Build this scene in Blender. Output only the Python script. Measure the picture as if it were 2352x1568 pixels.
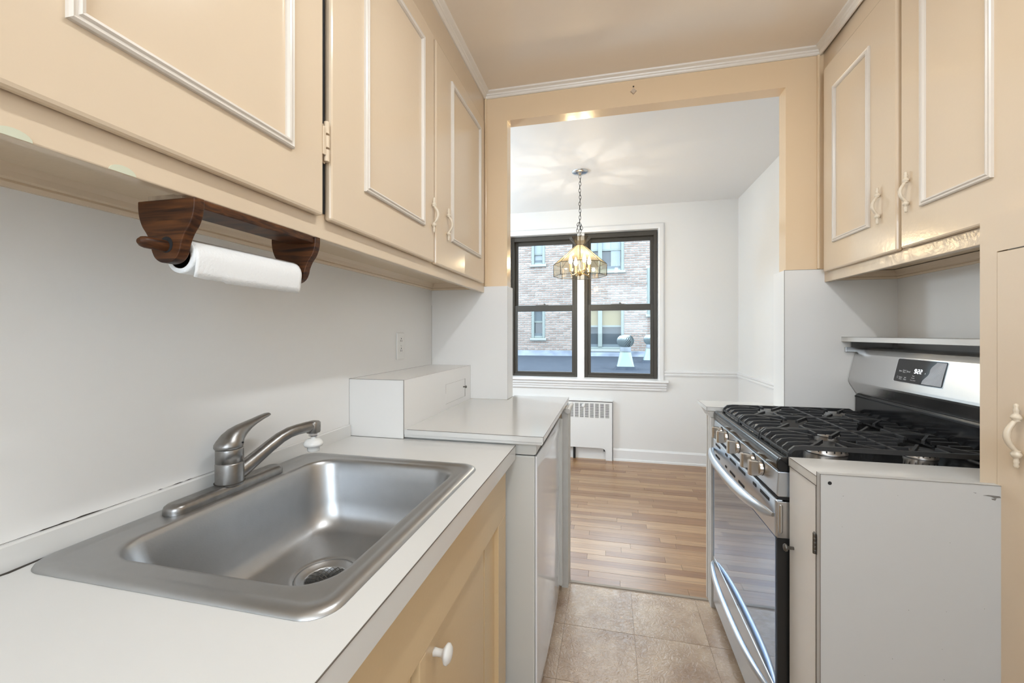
import bpy, bmesh, math, random
from mathutils import Vector, Matrix
R = random.Random(7)
for o in list(bpy.data.objects): bpy.data.objects.remove(o)
SC = bpy.context.scene
COL = SC.collection
PI = math.pi

# ------------------------------------------------------------------ camera
cam = bpy.data.cameras.new('camera'); cam.sensor_fit = 'HORIZONTAL'; cam.sensor_width = 36
cam.lens = 36*960/2352; cam.shift_y = -18/2352; cam.clip_start = 0.02; cam.clip_end = 200
camo = bpy.data.objects.new('camera', cam); COL.objects.link(camo)
camo.location = (0, 0, 1.25); camo.rotation_euler = (PI/2, 0, math.atan(224/960))
SC.camera = camo
SC.view_settings.view_transform = 'Standard'; SC.view_settings.look = 'None'
SC.view_settings.gamma = 1; SC.view_settings.use_curve_mapping = False
SC.view_settings.exposure = 1.21

# ------------------------------------------------------------------ sky (overcast)
w = bpy.data.worlds.new('world'); SC.world = w; w.use_nodes = True
bg = w.node_tree.nodes['Background']; bg.inputs[0].default_value = (0.81, 0.92, 1.03, 1); bg.inputs[1].default_value = 3.5

# ------------------------------------------------------------------ kitchen lamp and added dining fill
def lamp(name, kind, loc, power, color, size=0.05, rot=None):
    l = bpy.data.lights.new(name, kind); l.energy = power; l.color = color
    if kind == 'AREA': l.shape = 'RECTANGLE'; l.size, l.size_y = size
    else: l.shadow_soft_size = size
    o = bpy.data.objects.new(name, l); COL.objects.link(o); o.location = loc
    if rot: o.rotation_euler = rot
    return o
lamp('kitchen_tube_lamp', 'AREA', (0.12, 0.78, 2.42), 4.4, (0.92, 0.97, 1.0), (0.05, 0.60))   # fluorescent tube on the kitchen ceiling, above the frame
lamp('dining_fill_light', 'POINT', (-1.9, 3.1, 1.7), 27, (0.72, 0.87, 1.0), 0.15)  # added fill light, out of view in the dining room, no fixture there

# ------------------------------------------------------------------ materials
MATS = {}
def lin(h):
    return tuple(((c/255)/12.92 if c/255 <= .04045 else ((c/255+.055)/1.055)**2.4) for c in h)
def mat(name, col, rough=.5, metal=0., var=None, bump=None, coat=0., spec=.5, ior=None):
    """var=(scale, amount, dark_rgb) mottling ; bump=(scale, strength[, stretch])"""
    m = bpy.data.materials.new(name); m.use_nodes = True; nt = m.node_tree; b = nt.nodes['Principled BSDF']
    b.inputs['Base Color'].default_value = (*col, 1); b.inputs['Roughness'].default_value = rough
    b.inputs['Metallic'].default_value = metal; b.inputs['Coat Weight'].default_value = coat
    b.inputs['Coat Roughness'].default_value = .08; b.inputs['Specular IOR Level'].default_value = spec
    tc = nt.nodes.new('ShaderNodeTexCoord')
    if var:
        n = nt.nodes.new('ShaderNodeTexNoise'); n.inputs['Scale'].default_value = var[0]; n.inputs['Detail'].default_value = 4
        nt.links.new(tc.outputs['Object'], n.inputs['Vector'])
        mx = nt.nodes.new('ShaderNodeMixRGB'); mx.inputs[1].default_value = (*col, 1); mx.inputs[2].default_value = (*var[2], 1)
        mr = nt.nodes.new('ShaderNodeMapRange'); mr.inputs[1].default_value = .35; mr.inputs[2].default_value = .75
        mr.inputs[3].default_value = 0; mr.inputs[4].default_value = var[1]
        nt.links.new(n.outputs[0], mr.inputs[0]); nt.links.new(mr.outputs[0], mx.inputs[0]); nt.links.new(mx.outputs[0], b.inputs['Base Color'])
    if bump:
        n = nt.nodes.new('ShaderNodeTexNoise'); n.inputs['Scale'].default_value = bump[0]; n.inputs['Detail'].default_value = 3
        mp = nt.nodes.new('ShaderNodeMapping')
        if len(bump) > 2: mp.inputs['Scale'].default_value = bump[2]
        nt.links.new(tc.outputs['Object'], mp.inputs[0]); nt.links.new(mp.outputs[0], n.inputs['Vector'])
        bp = nt.nodes.new('ShaderNodeBump'); bp.inputs['Strength'].default_value = bump[1]; bp.inputs['Distance'].default_value = .002
        nt.links.new(n.outputs[0], bp.inputs['Height']); nt.links.new(bp.outputs[0], b.inputs['Normal'])
    MATS[name] = m
    return m
PEACH = (.72, .575, .415)
M_peach = mat('peach_gloss_paint', PEACH, .17, var=(3, .25, (.67, .525, .375)), bump=(90, .10))
M_peachw = mat('peach_wall_paint', (.81, .615, .40), .18, bump=(60, .12))
M_ceilk = mat('kitchen_ceiling_paint', (.87, .76, .635), .24, bump=(40, .18))
M_peachlow = mat('yellower_peach_paint', (.70, .52, .305), .26, bump=(90, .10))  # yellower, more saturated peach for the sink base cabinet
M_cream = mat('cream_trim_paint', (.71, .64, .56), .28, bump=(80, .06))
M_handle = mat('cream_handle_enamel', (.70, .60, .465), .3)
M_lam = mat('white_laminate', (.84, .825, .80), .32, var=(6, .10, (.77, .75, .725)))
M_lamc = mat('white_counter_laminate', (.71, .70, .675), .13, var=(9, .12, (.66, .645, .62)))
M_seam = mat('laminate_seam_brown', (.14, .12, .10), .6)
M_white = mat('white_wall_paint', (.80, .795, .78), .5, bump=(120, .05))
M_ceild = mat('white_ceiling_paint', (.80, .80, .80), .5)
M_trim = mat('white_trim_enamel', (.82, .82, .82), .3)
M_steel = mat('brushed_sink_steel', (.475, .48, .485), .37, 1., var=(40, .3, (.415, .42, .425)), bump=(260, .06))
M_chrome = mat('worn_faucet_chrome', (.33, .32, .31), .34, 1., var=(45, .6, (.21, .20, .19)), bump=(120, .10))
M_bright = mat('polished_chrome', (.72, .72, .74), .10, 1.)
M_range = mat('brushed_range_steel', (.60, .595, .59), .27, 1., bump=(60, .10, (40, 1, 40)))
M_rangef = mat('smooth_range_steel', (.62, .66, .71), .30, 1.)
M_black = mat('black_range_enamel', (.012, .012, .013), .13)
M_blackside = mat('black_range_side', (.012, .012, .012), .35)
M_iron = mat('cast_iron_grate', (.022, .022, .023), .42)
M_slot = mat('dark_slot', (.01, .01, .011), .7)
M_glassd = mat('oven_door_mirror_glass', (.42, .53, .70), .05, .88)
M_burn = mat('burner_alloy', (.50, .48, .46), .4, 1.)
M_knobst = mat('brushed_nickel_knob', (.62, .58, .53), .25, 1.)
M_appl = mat('white_appliance_enamel', (.62, .61, .57), .30)
M_applg = mat('glossy_white_appliance_door', (.80, .81, .83), .07)
M_dwood = mat('dark_stained_wood', (.07, .024, .009), .42, spec=.3)
nt = M_dwood.node_tree; nz = nt.nodes.new('ShaderNodeTexNoise'); nz.inputs['Scale'].default_value = 1; nz.inputs['Detail'].default_value = 5; nz.inputs['Distortion'].default_value = .8
mpw = nt.nodes.new('ShaderNodeMapping'); mpw.inputs['Scale'].default_value = (9, 30, 130); tcw = nt.nodes.new('ShaderNodeTexCoord')
nt.links.new(tcw.outputs['Object'], mpw.inputs[0]); nt.links.new(mpw.outputs[0], nz.inputs['Vector'])
rw = nt.nodes.new('ShaderNodeValToRGB'); rw.color_ramp.elements[0].position = .32; rw.color_ramp.elements[0].color = (.018, .007, .004, 1); rw.color_ramp.elements[1].position = .68; rw.color_ramp.elements[1].color = (.12, .042, .013, 1)
nt.links.new(nz.outputs[0], rw.inputs[0]); nt.links.new(rw.outputs[0], nt.nodes['Principled BSDF'].inputs['Base Color'])
M_paper = mat('paper_towel', (.86, .86, .85), .9, bump=(220, .5))
M_card = mat('roll_core_card', (.20, .15, .11), .9)
M_plastic = mat('white_plastic', (.84, .83, .80), .25)
M_bronze = mat('dark_bronze_aluminium', (.050, .043, .033), .45)
M_blackm = mat('black_iron_chain', (.02, .018, .015), .4, .6)
M_brass = mat('antique_brass', (.50, .33, .13), .3, 1.)
M_canopy = mat('silver_canopy', (.62, .63, .64), .25, 1.)
M_darkhw = mat('dark_pewter_hardware', (.16, .15, .135), .4, .9)
M_grime = mat('dark_grime', (.05, .042, .035), .9)
M_scuff = mat('grey_scuff', (.18, .165, .15), .9)
M_chip = mat('pale_paint_chip', (.62, .62, .47), .5)
M_mortar = mat('pale_mortar', (0.289, 0.300, 0.296), .9)
M_frameout = mat('grey_green_window_frame', (0.133, 0.164, 0.160), .6)
M_paneout = mat('dim_window_pane', (0.035, 0.047, 0.058), .12)
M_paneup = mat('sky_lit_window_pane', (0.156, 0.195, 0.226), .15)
M_blind = mat('yellow_roller_blind', (0.163, 0.143, 0.084), .8)
M_curtain = mat('white_curtain', (0.203, 0.242, 0.265), .9)
M_shadefab = mat('grey_blind', (0.078, 0.101, 0.117), .8)
M_stone = mat('grey_stone_sill', (0.203, 0.222, 0.215), .8)
M_roof = mat('weathered_roof_felt', (0.038, 0.048, 0.064), .9, spec=.12, var=(5, .9, (.022, .030, .045)), bump=(20, .6))
M_flash = mat('aluminium_painted_flashing', (0.156, 0.187, 0.242), .6, var=(2.2, .95, (.05, .065, .09)))
M_vent = mat('pale_green_vent_base', (0.164, 0.226, 0.218), .5, var=(5, .3, (.17, .24, .24)))
M_turb = mat('galvanised_turbine', (0.265, 0.320, 0.335), .42, .5)
M_turbd = mat('sooty_galvanised_neck', (.16, .19, .22), .6, .3)
M_display = mat('black_display_glass', (.018, .018, .02), .1)
M_film = mat('peeling_clear_film', (.52, .54, .58), .25, .3)
nt = M_film.node_tree; wv = nt.nodes.new('ShaderNodeTexWave'); wv.inputs['Scale'].default_value = 95; wv.inputs['Distortion'].default_value = 6; wv.inputs['Detail'].default_value = 1.5; wv.inputs['Detail Scale'].default_value = .25
wv.bands_direction = 'DIAGONAL'; tcf = nt.nodes.new('ShaderNodeTexCoord'); nt.links.new(tcf.outputs['Object'], wv.inputs['Vector'])
bpf = nt.nodes.new('ShaderNodeBump'); bpf.inputs['Strength'].default_value = .8; bpf.inputs['Distance'].default_value = .001
nt.links.new(wv.outputs['Fac'], bpf.inputs['Height']); nt.links.new(bpf.outputs[0], nt.nodes['Principled BSDF'].inputs['Normal'])
M_text = mat('pale_printing', (.75, .75, .75), .5)
M_red = mat('red_printing', (.6, .05, .03), .5)

def emis(name, col, s):
    m = bpy.data.materials.new(name); m.use_nodes = True; nt = m.node_tree
    b = nt.nodes['Principled BSDF']; b.inputs['Base Color'].default_value = (*col, 1)
    b.inputs['Emission Color'].default_value = (*col, 1); b.inputs['Emission Strength'].default_value = s
    return m
M_led = emis('white_led_digits', (.85, .93, 1), 3.0)
M_bulb = emis('lit_candle_bulb', (1, .88, .66), 12)
nt = M_bulb.node_tree; tb = nt.nodes.new('ShaderNodeBsdfTransparent'); mb_ = nt.nodes.new('ShaderNodeMixShader'); mb_.inputs[0].default_value = .45
nt.links.new(tb.outputs[0], mb_.inputs[1]); nt.links.new(nt.nodes['Principled BSDF'].outputs[0], mb_.inputs[2]); nt.links.new(mb_.outputs[0], nt.nodes['Material Output'].inputs[0])

def thin_glass(name, tint, gloss, rough=.02, scat=0., scol=(1, 1, 1)):
    m = bpy.data.materials.new(name); m.use_nodes = True; nt = m.node_tree; nt.nodes.clear()
    out = nt.nodes.new('ShaderNodeOutputMaterial'); mx = nt.nodes.new('ShaderNodeMixShader')
    t = nt.nodes.new('ShaderNodeBsdfTransparent'); t.inputs[0].default_value = (*tint, 1)
    g = nt.nodes.new('ShaderNodeBsdfGlossy'); g.inputs[1].default_value = rough
    fr = nt.nodes.new('ShaderNodeFresnel'); fr.inputs[0].default_value = max(1.01, gloss)
    if gloss > 1: nt.links.new(fr.outputs[0], mx.inputs[0])
    else: mx.inputs[0].default_value = gloss
    nt.links.new(t.outputs[0], mx.inputs[1]); nt.links.new(g.outputs[0], mx.inputs[2])
    last = mx
    if scat:
        tl = nt.nodes.new('ShaderNodeBsdfTranslucent'); tl.inputs[0].default_value = (*scol, 1)
        m2 = nt.nodes.new('ShaderNodeMixShader'); m2.inputs[0].default_value = scat
        nt.links.new(mx.outputs[0], m2.inputs[1]); nt.links.new(tl.outputs[0], m2.inputs[2]); last = m2
    nt.links.new(last.outputs[0], out.inputs[0])
    return m
M_pane = thin_glass('window_glass', (.97, .985, .98), 1.3)
M_amber = thin_glass('amber_glass', (.72, .60, .42), .10, scat=.06, scol=(.75, .60, .36))
M_collar = thin_glass('smoked_collar_glass', (.50, .45, .38), .10, scat=.05, scol=(.5, .42, .3))
M_smoke = thin_glass('smoky_clear_glass', (.74, .71, .63), .08, scat=.02, scol=(.6, .5, .35))

def wood_mat():
    m = bpy.data.materials.new('oak_strip_floor'); m.use_nodes = True; nt = m.node_tree; b = nt.nodes['Principled BSDF']
    N = nt.nodes.new; L = nt.links.new
    oi = N('ShaderNodeObjectInfo'); tc = N('ShaderNodeTexCoord')
    add = N('ShaderNodeVectorMath'); add.operation = 'ADD'
    mul = N('ShaderNodeVectorMath'); mul.operation = 'SCALE'; mul.inputs[3].default_value = 40
    L(oi.outputs['Random'], mul.inputs[0]); 
    L(tc.outputs['Object'], add.inputs[0]); L(mul.outputs[0], add.inputs[1])
    mp = N('ShaderNodeMapping'); mp.inputs['Scale'].default_value = (2.2, 42, 10); L(add.outputs[0], mp.inputs[0])
    n = N('ShaderNodeTexNoise'); n.inputs['Scale'].default_value = 2.2; n.inputs['Detail'].default_value = 6; n.inputs['Distortion'].default_value = 1.0
    L(mp.outputs[0], n.inputs['Vector'])
    cr = N('ShaderNodeValToRGB'); e = cr.color_ramp.elements
    e[0].position = 0; e[0].color = (.25, .115, .045, 1); e[1].position = 1; e[1].color = (.43, .255, .125, 1)
    x = e.new(.45); x.color = (.35, .19, .085, 1)
    L(oi.outputs['Random'], cr.inputs[0])
    gr = N('ShaderNodeMapRange'); gr.inputs[1].default_value = .38; gr.inputs[2].default_value = .62; gr.inputs[3].default_value = .80; gr.inputs[4].default_value = 1.08
    L(n.outputs[0], gr.inputs[0])
    mx = N('ShaderNodeMixRGB'); mx.blend_type = 'MULTIPLY'; mx.inputs[0].default_value = 1
    L(cr.outputs[0], mx.inputs[1]); L(gr.outputs[0], mx.inputs[2]); L(mx.outputs[0], b.inputs['Base Color'])
    b.inputs['Roughness'].default_value = .34; b.inputs['Coat Weight'].default_value = .5; b.inputs['Coat Roughness'].default_value = .32
    bp = N('ShaderNodeBump'); bp.inputs['Strength'].default_value = .12; bp.inputs['Distance'].default_value = .001
    L(n.outputs[0], bp.inputs['Height']); L(bp.outputs[0], b.inputs['Normal'])
    return m
M_oak = wood_mat()

def tile_mat():
    m = bpy.data.materials.new('vinyl_stone_tile'); m.use_nodes = True; nt = m.node_tree; b = nt.nodes['Principled BSDF']
    N = nt.nodes.new; L = nt.links.new
    oi = N('ShaderNodeObjectInfo'); tc = N('ShaderNodeTexCoord')
    mul = N('ShaderNodeVectorMath'); mul.operation = 'SCALE'; mul.inputs[3].default_value = 30
    L(oi.outputs['Random'], mul.inputs[0])
    add = N('ShaderNodeVectorMath'); L(tc.outputs['Object'], add.inputs[0]); L(mul.outputs[0], add.inputs[1])
    n = N('ShaderNodeTexNoise'); n.inputs['Scale'].default_value = 7; n.inputs['Detail'].default_value = 5; L(add.outputs[0], n.inputs['Vector'])
    cr = N('ShaderNodeValToRGB'); e = cr.color_ramp.elements
    e[0].position = .32; e[0].color = (.35, .24, .165, 1); e[1].position = .72; e[1].color = (.56, .43, .31, 1)
    x = e.new(.5); x.color = (.45, .33, .235, 1)
    L(n.outputs[0], cr.inputs[0]); L(cr.outputs[0], b.inputs['Base Color'])
    n2 = N('ShaderNodeTexNoise'); n2.inputs['Scale'].default_value = 38; n2.inputs['Detail'].default_value = 3; n2.inputs['Distortion'].default_value = 2.5
    L(add.outputs[0], n2.inputs['Vector'])
    rr = N('ShaderNodeMapRange'); rr.inputs[3].default_value = .16; rr.inputs[4].default_value = .36; L(n2.outputs[0], rr.inputs[0]); L(rr.outputs[0], b.inputs['Roughness'])
    bp = N('ShaderNodeBump'); bp.inputs['Strength'].default_value = .9; bp.inputs['Distance'].default_value = .002
    L(n2.outputs[0], bp.inputs['Height']); L(bp.outputs[0], b.inputs['Normal'])
    return m
M_tile = tile_mat()

def brick_mat():
    m = bpy.data.materials.new('pale_red_brick'); m.use_nodes = True; nt = m.node_tree; b = nt.nodes['Principled BSDF']
    N = nt.nodes.new; L = nt.links.new
    oi = N('ShaderNodeObjectInfo'); g = N('ShaderNodeNewGeometry')
    ad = N('ShaderNodeMath'); ad.operation = 'ADD'; L(oi.outputs['Random'], ad.inputs[0]); L(g.outputs['Random Per Island'], ad.inputs[1])
    fr = N('ShaderNodeMath'); fr.operation = 'FRACT'; L(ad.outputs[0], fr.inputs[0])
    cr = N('ShaderNodeValToRGB'); e = cr.color_ramp.elements
    e[0].position = 0; e[0].color = (.150, .112, .096, 1); e[1].position = 1; e[1].color = (.235, .185, .162, 1)
    x = e.new(.5); x.color = (.192, .147, .128, 1)
    L(fr.outputs[0], cr.inputs[0]); L(cr.outputs[0], b.inputs['Base Color']); b.inputs['Roughness'].default_value = .9
    return m
M_brick = brick_mat()

# ------------------------------------------------------------------ mesh helpers
class MB:
    def __init__(s): s.v = []; s.f = []; s.s = []
    def add(s, vs, fs, smooth=False):
        n = len(s.v); s.v += [tuple(v) for v in vs]
        for f in fs: s.f.append(tuple(i+n for i in f)); s.s.append(smooth)
        return s
    def box(s, x0, x1, y0, y1, z0, z1):
        x0, x1 = min(x0, x1), max(x0, x1); y0, y1 = min(y0, y1), max(y0, y1); z0, z1 = min(z0, z1), max(z0, z1)
        return s.add([(x0,y0,z0),(x1,y0,z0),(x1,y1,z0),(x0,y1,z0),(x0,y0,z1),(x1,y0,z1),(x1,y1,z1),(x0,y1,z1)],
                     [(0,3,2,1),(4,5,6,7),(0,1,5,4),(1,2,6,5),(2,3,7,6),(3,0,4,7)])
    def loft(s, loops, cap0=True, cap1=True, smooth=True, closed=True):
        n = len(loops[0]); vs = [p for l in loops for p in l]; fs = []
        for k in range(len(loops)-1):
            for i in range(n if closed else n-1):
                j = (i+1) % n; fs.append((k*n+i, k*n+j, (k+1)*n+j, (k+1)*n+i))
        s.add(vs, fs, smooth)
        if cap0: s.add(loops[0], [tuple(range(n))[::-1]])
        if cap1: s.add(loops[-1], [tuple(range(n))])
        return s
    def lathe(s, prof, c=(0,0,0), axis='z', n=24, cap0=True, cap1=True, smooth=True):
        loops = []
        for r, h in prof:
            l = []
            for i in range(n):
                a = 2*PI*i/n; x, y = r*math.cos(a), r*math.sin(a)
                p = {'z': (x, y, h), 'x': (h, x, y), 'y': (y, h, x)}[axis]
                l.append((p[0]+c[0], p[1]+c[1], p[2]+c[2]))
            loops.append(l)
        return s.loft(loops, cap0, cap1, smooth)
    def tube(s, pts, rad, n=10, caps=True, flat=1.0, up=(0,0,1), smooth=True):
        pts = [Vector(p) for p in pts]; k = len(pts)
        if not isinstance(rad, (list, tuple)): rad = [rad]*k
        fl = flat if isinstance(flat, (list, tuple)) else [flat]*k
        u = Vector(up); loops = []
        for i, p in enumerate(pts):
            t = (pts[min(i+1,k-1)]-pts[max(i-1,0)]).normalized()
            sd = t.cross(u)
            if sd.length < 1e-4: sd = t.cross(Vector((0,1,0.01)))
            sd.normalize(); nu = sd.cross(t).normalized(); u = nu
            loops.append([tuple(p+sd*(rad[i]*math.cos(2*PI*j/n))+nu*(rad[i]*fl[i]*math.sin(2*PI*j/n))) for j in range(n)])
        return s.loft(loops, caps, caps, smooth)
    def prism(s, poly, axis, a, b):
        def P(p, h): return {'x': (h, p[0], p[1]), 'y': (p[0], h, p[1]), 'z': (p[0], p[1], h)}[axis]
        n = len(poly); vs = [P(p, a) for p in poly]+[P(p, b) for p in poly]
        fs = [tuple(range(n))[::-1], tuple(range(n, 2*n))]+[(i, (i+1) % n, n+(i+1) % n, n+i) for i in range(n)]
        return s.add(vs, fs)
    def sweep(s, path, prof, closed=False, to3=None, flip=1):
        """path: 2D points ; prof: (d, h): d offset to the left of the path, h third axis"""
        n = len(path); loops = []
        for i in range(n):
            p = Vector(path[i])
            a = Vector(path[i-1]) if (i > 0 or closed) else None
            b = Vector(path[(i+1) % n]) if (i < n-1 or closed) else None
            d1 = (p-a).normalized() if a is not None else None; d2 = (b-p).normalized() if b is not None else None
            if d1 is None: d1 = d2
            if d2 is None: d2 = d1
            n1 = Vector((-d1.y, d1.x)); n2 = Vector((-d2.y, d2.x)); m = (n1+n2); m = m/max(.05, (1+n1.dot(n2)))
            loops.append([to3(p.x+m.x*d*flip, p.y+m.y*d*flip, h) for d, h in prof])
        if closed: loops.append(loops[0])
        k = len(prof)
        vs = [q for l in loops for q in l]; fs = []
        for a in range(len(loops)-1):
            for i in range(k-1): fs.append((a*k+i, a*k+i+1, (a+1)*k+i+1, (a+1)*k+i))
        s.add(vs, fs)
        return s
    def mesh(s, name, m, off=(0,0,0)):
        me = bpy.data.meshes.new(name)
        me.from_pydata([(v[0]-off[0], v[1]-off[1], v[2]-off[2]) for v in s.v], [], s.f)
        me.polygons.foreach_set('use_smooth', s.s); me.materials.append(m)
        bm = bmesh.new(); bm.from_mesh(me); bmesh.ops.recalc_face_normals(bm, faces=bm.faces); bm.to_mesh(me); bm.free()
        return me
WL = {}
def root(name, loc, label, cat, group=None):
    o = bpy.data.objects.new(name, None); COL.objects.link(o); o.location = loc; o.empty_display_size = .05
    WL[o] = Vector(loc); o['label'] = label; o['category'] = cat
    if group: o['group'] = group
    return o
def put(name, mb, m, parent=None, bevel=0, seg=2, label=None, loc=None):
    """link a mesh given in world coordinates"""
    base = WL[parent] if parent else Vector((0,0,0))
    l = Vector(loc) if loc else base
    o = bpy.data.objects.new(name, mb.mesh(name, m, l)); COL.objects.link(o)
    if parent: o.parent = parent
    o.location = l-base; WL[o] = l
    if bevel:
        b = o.modifiers.new('bevel', 'BEVEL'); b.width = bevel; b.segments = seg; b.limit_method = 'ANGLE'; b.angle_limit = math.radians(40)
    if label: o['label'] = label
    return o
def struct(name, mb, m, bevel=0):
    o = put(name, mb, m, None, bevel); o['kind'] = 'structure'; return o
def tag(o, label, cat, group=None):
    o['label'] = label; o['category'] = cat
    if group: o['group'] = group
    return o
def box(*a): return MB().box(*a)
def seamline(mb, p, q, r=.0009):
    x0, x1 = sorted((p[0], q[0])); y0, y1 = sorted((p[1], q[1])); z0, z1 = sorted((p[2], q[2]))
    return mb.box(x0-r, x1+r, y0-r, y1+r, z0-r, z1+r)
def rrect(x0, x1, y0, y1, r, z, k=8):
    """rounded rectangle loop, 4*(k+1) points, ccw from +x+y corner"""
    out = []
    for cx, cy, a0 in ((x1-r, y1-r, 0), (x0+r, y1-r, PI/2), (x0+r, y0+r, PI), (x1-r, y0+r, 1.5*PI)):
        for i in range(k+1):
            a = a0+PI/2*i/k; out.append((cx+r*math.cos(a), cy+r*math.sin(a), z))
    return out

# ================================================================== SETTING
XL, XR, YW, YB = -.92, 1.172, 2.073, 2.146       # kitchen walls, partition front / back
CZ = 2.487
fl = struct('floor', box(-1.0, 1.25, -1.35, 2.10, -.06, -.0015), mat('brown_joint', (.16, .115, .08), .8))
# kitchen tiles
tm = box(-.1443, .1443, -.1440, .1440, -.0045, 0).mesh('tile', M_tile)
pt = .2898
for i in range(-3, 4):
    for j in range(-9, 2):
        cx = .1005+pt*(i+.5); yy = 1.8065+(pt+.006)*(j+.5)
        if yy+.148 > 2.11:
            me = box(-.1443, .1443, -.1472, 2.108-yy, -.0045, 0).mesh('tile', M_tile)
        else:
            me = tm
        o = bpy.data.objects.new('tile', me); COL.objects.link(o); o.parent = fl; o.location = (cx, yy, 0)
        if me is tm: o.scale = (1, 1.02, 1)
# dining floor boards
fd = struct('floor.001', box(-2.65, 1.25, 2.10, 4.34, -.06, -.012), M_grime)
row = 0; y = 2.128
while y < 4.27:
    x = -2.6+R.uniform(-.5, 0)
    while x < 1.17:
        ln = R.choice((.32, .42, .5, .62, .75, .9, 1.05)); x1 = min(x+ln, 1.17)
        xa = max(x, -2.6)
        if x1-xa > .03:
            o = put('plank', box(xa+.0006, x1-.0006, y+.0005, y+.0562, -.012, R.uniform(-.0004, .0004)), M_oak, fd, loc=((xa+x1)/2, y+.028, 0))
        x += ln
    y += .0567; row += 1
struct('trim_7', MB().prism([(2.108, -.004), (2.112, .004), (2.128, .004), (2.131, -.004)], 'x', -.2, .455), mat('worn_threshold', (.30, .24, .18), .5))
struct('ceiling', box(-1.0, 1.25, -1.35, YB-.02, CZ, CZ+.06), M_ceilk)
struct('ceiling.001', box(-2.7, 1.3, YB-.02, 4.5, 2.505, 2.565), M_ceild)
wl = struct('wall_left', box(-1.02, XL-.005, -1.35, YW, 0, 2.5), M_white)
put('laminate_panel', box(XL-.005, XL, -1.2, YW-.001, .85, 1.52), M_lam, wl)
# grime along the top of the backsplash strip
pts = []
yy = .30
while yy < .86:
    t = .0003+R.uniform(0, .0003)
    if .50 < yy < .58: t = .0009+R.uniform(0, .0012)
    elif yy > .64: t = R.choice((.0001, .0003, .0012)) if yy < .76 else .0003
    pts.append((yy, t)); yy += R.uniform(.004, .012)
pts = [(a, .9226-t*.4) for a, t in pts]+[(a, .9226+t) for a, t in reversed(pts)]
n_ = len(pts)//2
mb = MB(); mb.add([(XL+.0005, a, b) for a, b in pts], [(i, i+1, 2*n_-2-i, 2*n_-1-i) for i in range(n_-1)])
put('grime_line', mb, M_grime, wl)
wr = struct('wall_right', box(XR+.005, XR+.1, -1.35, YW, 0, 2.5), M_white)
put('laminate_panel', box(XR, XR+.005, 1.0, YW-.001, .85, 1.52), M_lam, wr)
struct('wall_front', MB().box(-1.02, -.55, -1.45, -1.35, 0, 2.5).box(.85, 1.27, -1.45, -1.35, 0, 2.5).box(-.55, .85, -1.45, -1.35, 0, 1.25).box(-.55, .85, -1.45, -1.35, 2.36, 2.5), M_white)  # opening behind the camera is added to let sky in as fill
# partition with the opening (a single mesh of blocks that share no hidden overlap)
OL, OR, OH = -.509, .758, 2.338
mb = MB()
mb.box(-2.7, OL, YW, YB, 0, 2.56); mb.box(OR, 1.3, YW, YB, 0, 2.56); mb.box(OL, OR, YW, YB, OH, 2.56)
mb.box(OL, -.212, YW, YB, 0, .884); mb.box(.462, OR, YW, YB, 0, .884)
wb = struct('wall_back', mb, M_peachw)
put('plaster_face', MB().box(-2.7, OL-.002, YB, YB+.004, 0, 2.56).box(OR+.002, 1.3, YB, YB+.004, 0, 2.56).box(OL-.002, OR+.002, YB, YB+.004, OH+.002, 2.56).box(OL, -.212, YB, YB+.004, 0, .884).box(.462, OR, YB, YB+.004, 0, .884), M_white, wb)
pl = put('laminate_panel', MB().box(XL, OL+.004, YW-.007, YW, .9145, 1.4925).box(OL, OL+.004, YW, 2.18, .9145, 1.4925).box(XL, OL, YB+.004, 2.18, .9145, 1.4925), M_lam, wb)
pr = put('laminate_panel', MB().box(OR-.008, XR, YW-.007, YW, .89, 1.5285).box(OR-.008, OR, YW, 2.19, .9145, 1.5285).box(OR, 1.16, YB+.004, 2.19, .9145, 1.5285), M_lam, wb)
mb = MB(); seamline(mb, (OL+.004, YW-.0072, .9145), (OL+.004, YW-.0072, 1.4925), .0003); seamline(mb, (OR-.008, YW-.0075, .915), (OR-.008, YW-.0075, 1.5285), .0007)
seamline(mb, (OR-.008, YW-.007, 1.5287), (.90, YW-.007, 1.5287), .0006); seamline(mb, (XL, YW-.0075, 1.4), (XL, YW-.0075, 1.09), .0005)
seamline(mb, (OL+.004, YW-.007, .9148), (OL+.004, 2.18, .9148), .0006)
put('seam', mb, M_seam, wb)
# painted-over corner beads beside the cabinets
put('corner_bead', MB().box(-.628, -.617, YW-.008, YW, 1.494, 2.46).box(.878, .89, YW-.008, YW, 1.53, 2.46), M_peachw, wb, .003)

# dining room walls
WX0, WX1, WZ0, WZ1 = -1.016, .4585, .80, 2.266
mb = MB().box(-2.7, WX0, 4.26, 4.50, 0, 2.56).box(WX1, 1.3, 4.26, 4.50, 0, 2.56).box(WX0, WX1, 4.26, 4.50, 0, WZ0).box(WX0, WX1, 4.26, 4.50, WZ1, 2.56)
struct('wall_far', mb, M_white)
struct('wall_far_right', box(1.166, 1.3, YB+.004, 4.26, 0, 2.52), M_white)
struct('wall_far_left', box(-2.75, -2.6, YB+.004, 4.26, 0, 2.52), M_white)

# crown moulding
prof = [(0, 2.458), (.006, 2.458), (.010, 2.462), (.012, 2.468), (.016, 2.470), (.018, 2.476), (.030, 2.481), (.034, 2.489)]
struct('trim_1', MB().sweep([(-.63, -1.3), (-.63, YW), (.895, YW), (.895, -1.3)], prof, to3=lambda x, y, h: (x, y, h), flip=-1), mat('crown_cream_paint', (.84, .775, .69), .3))
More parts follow.
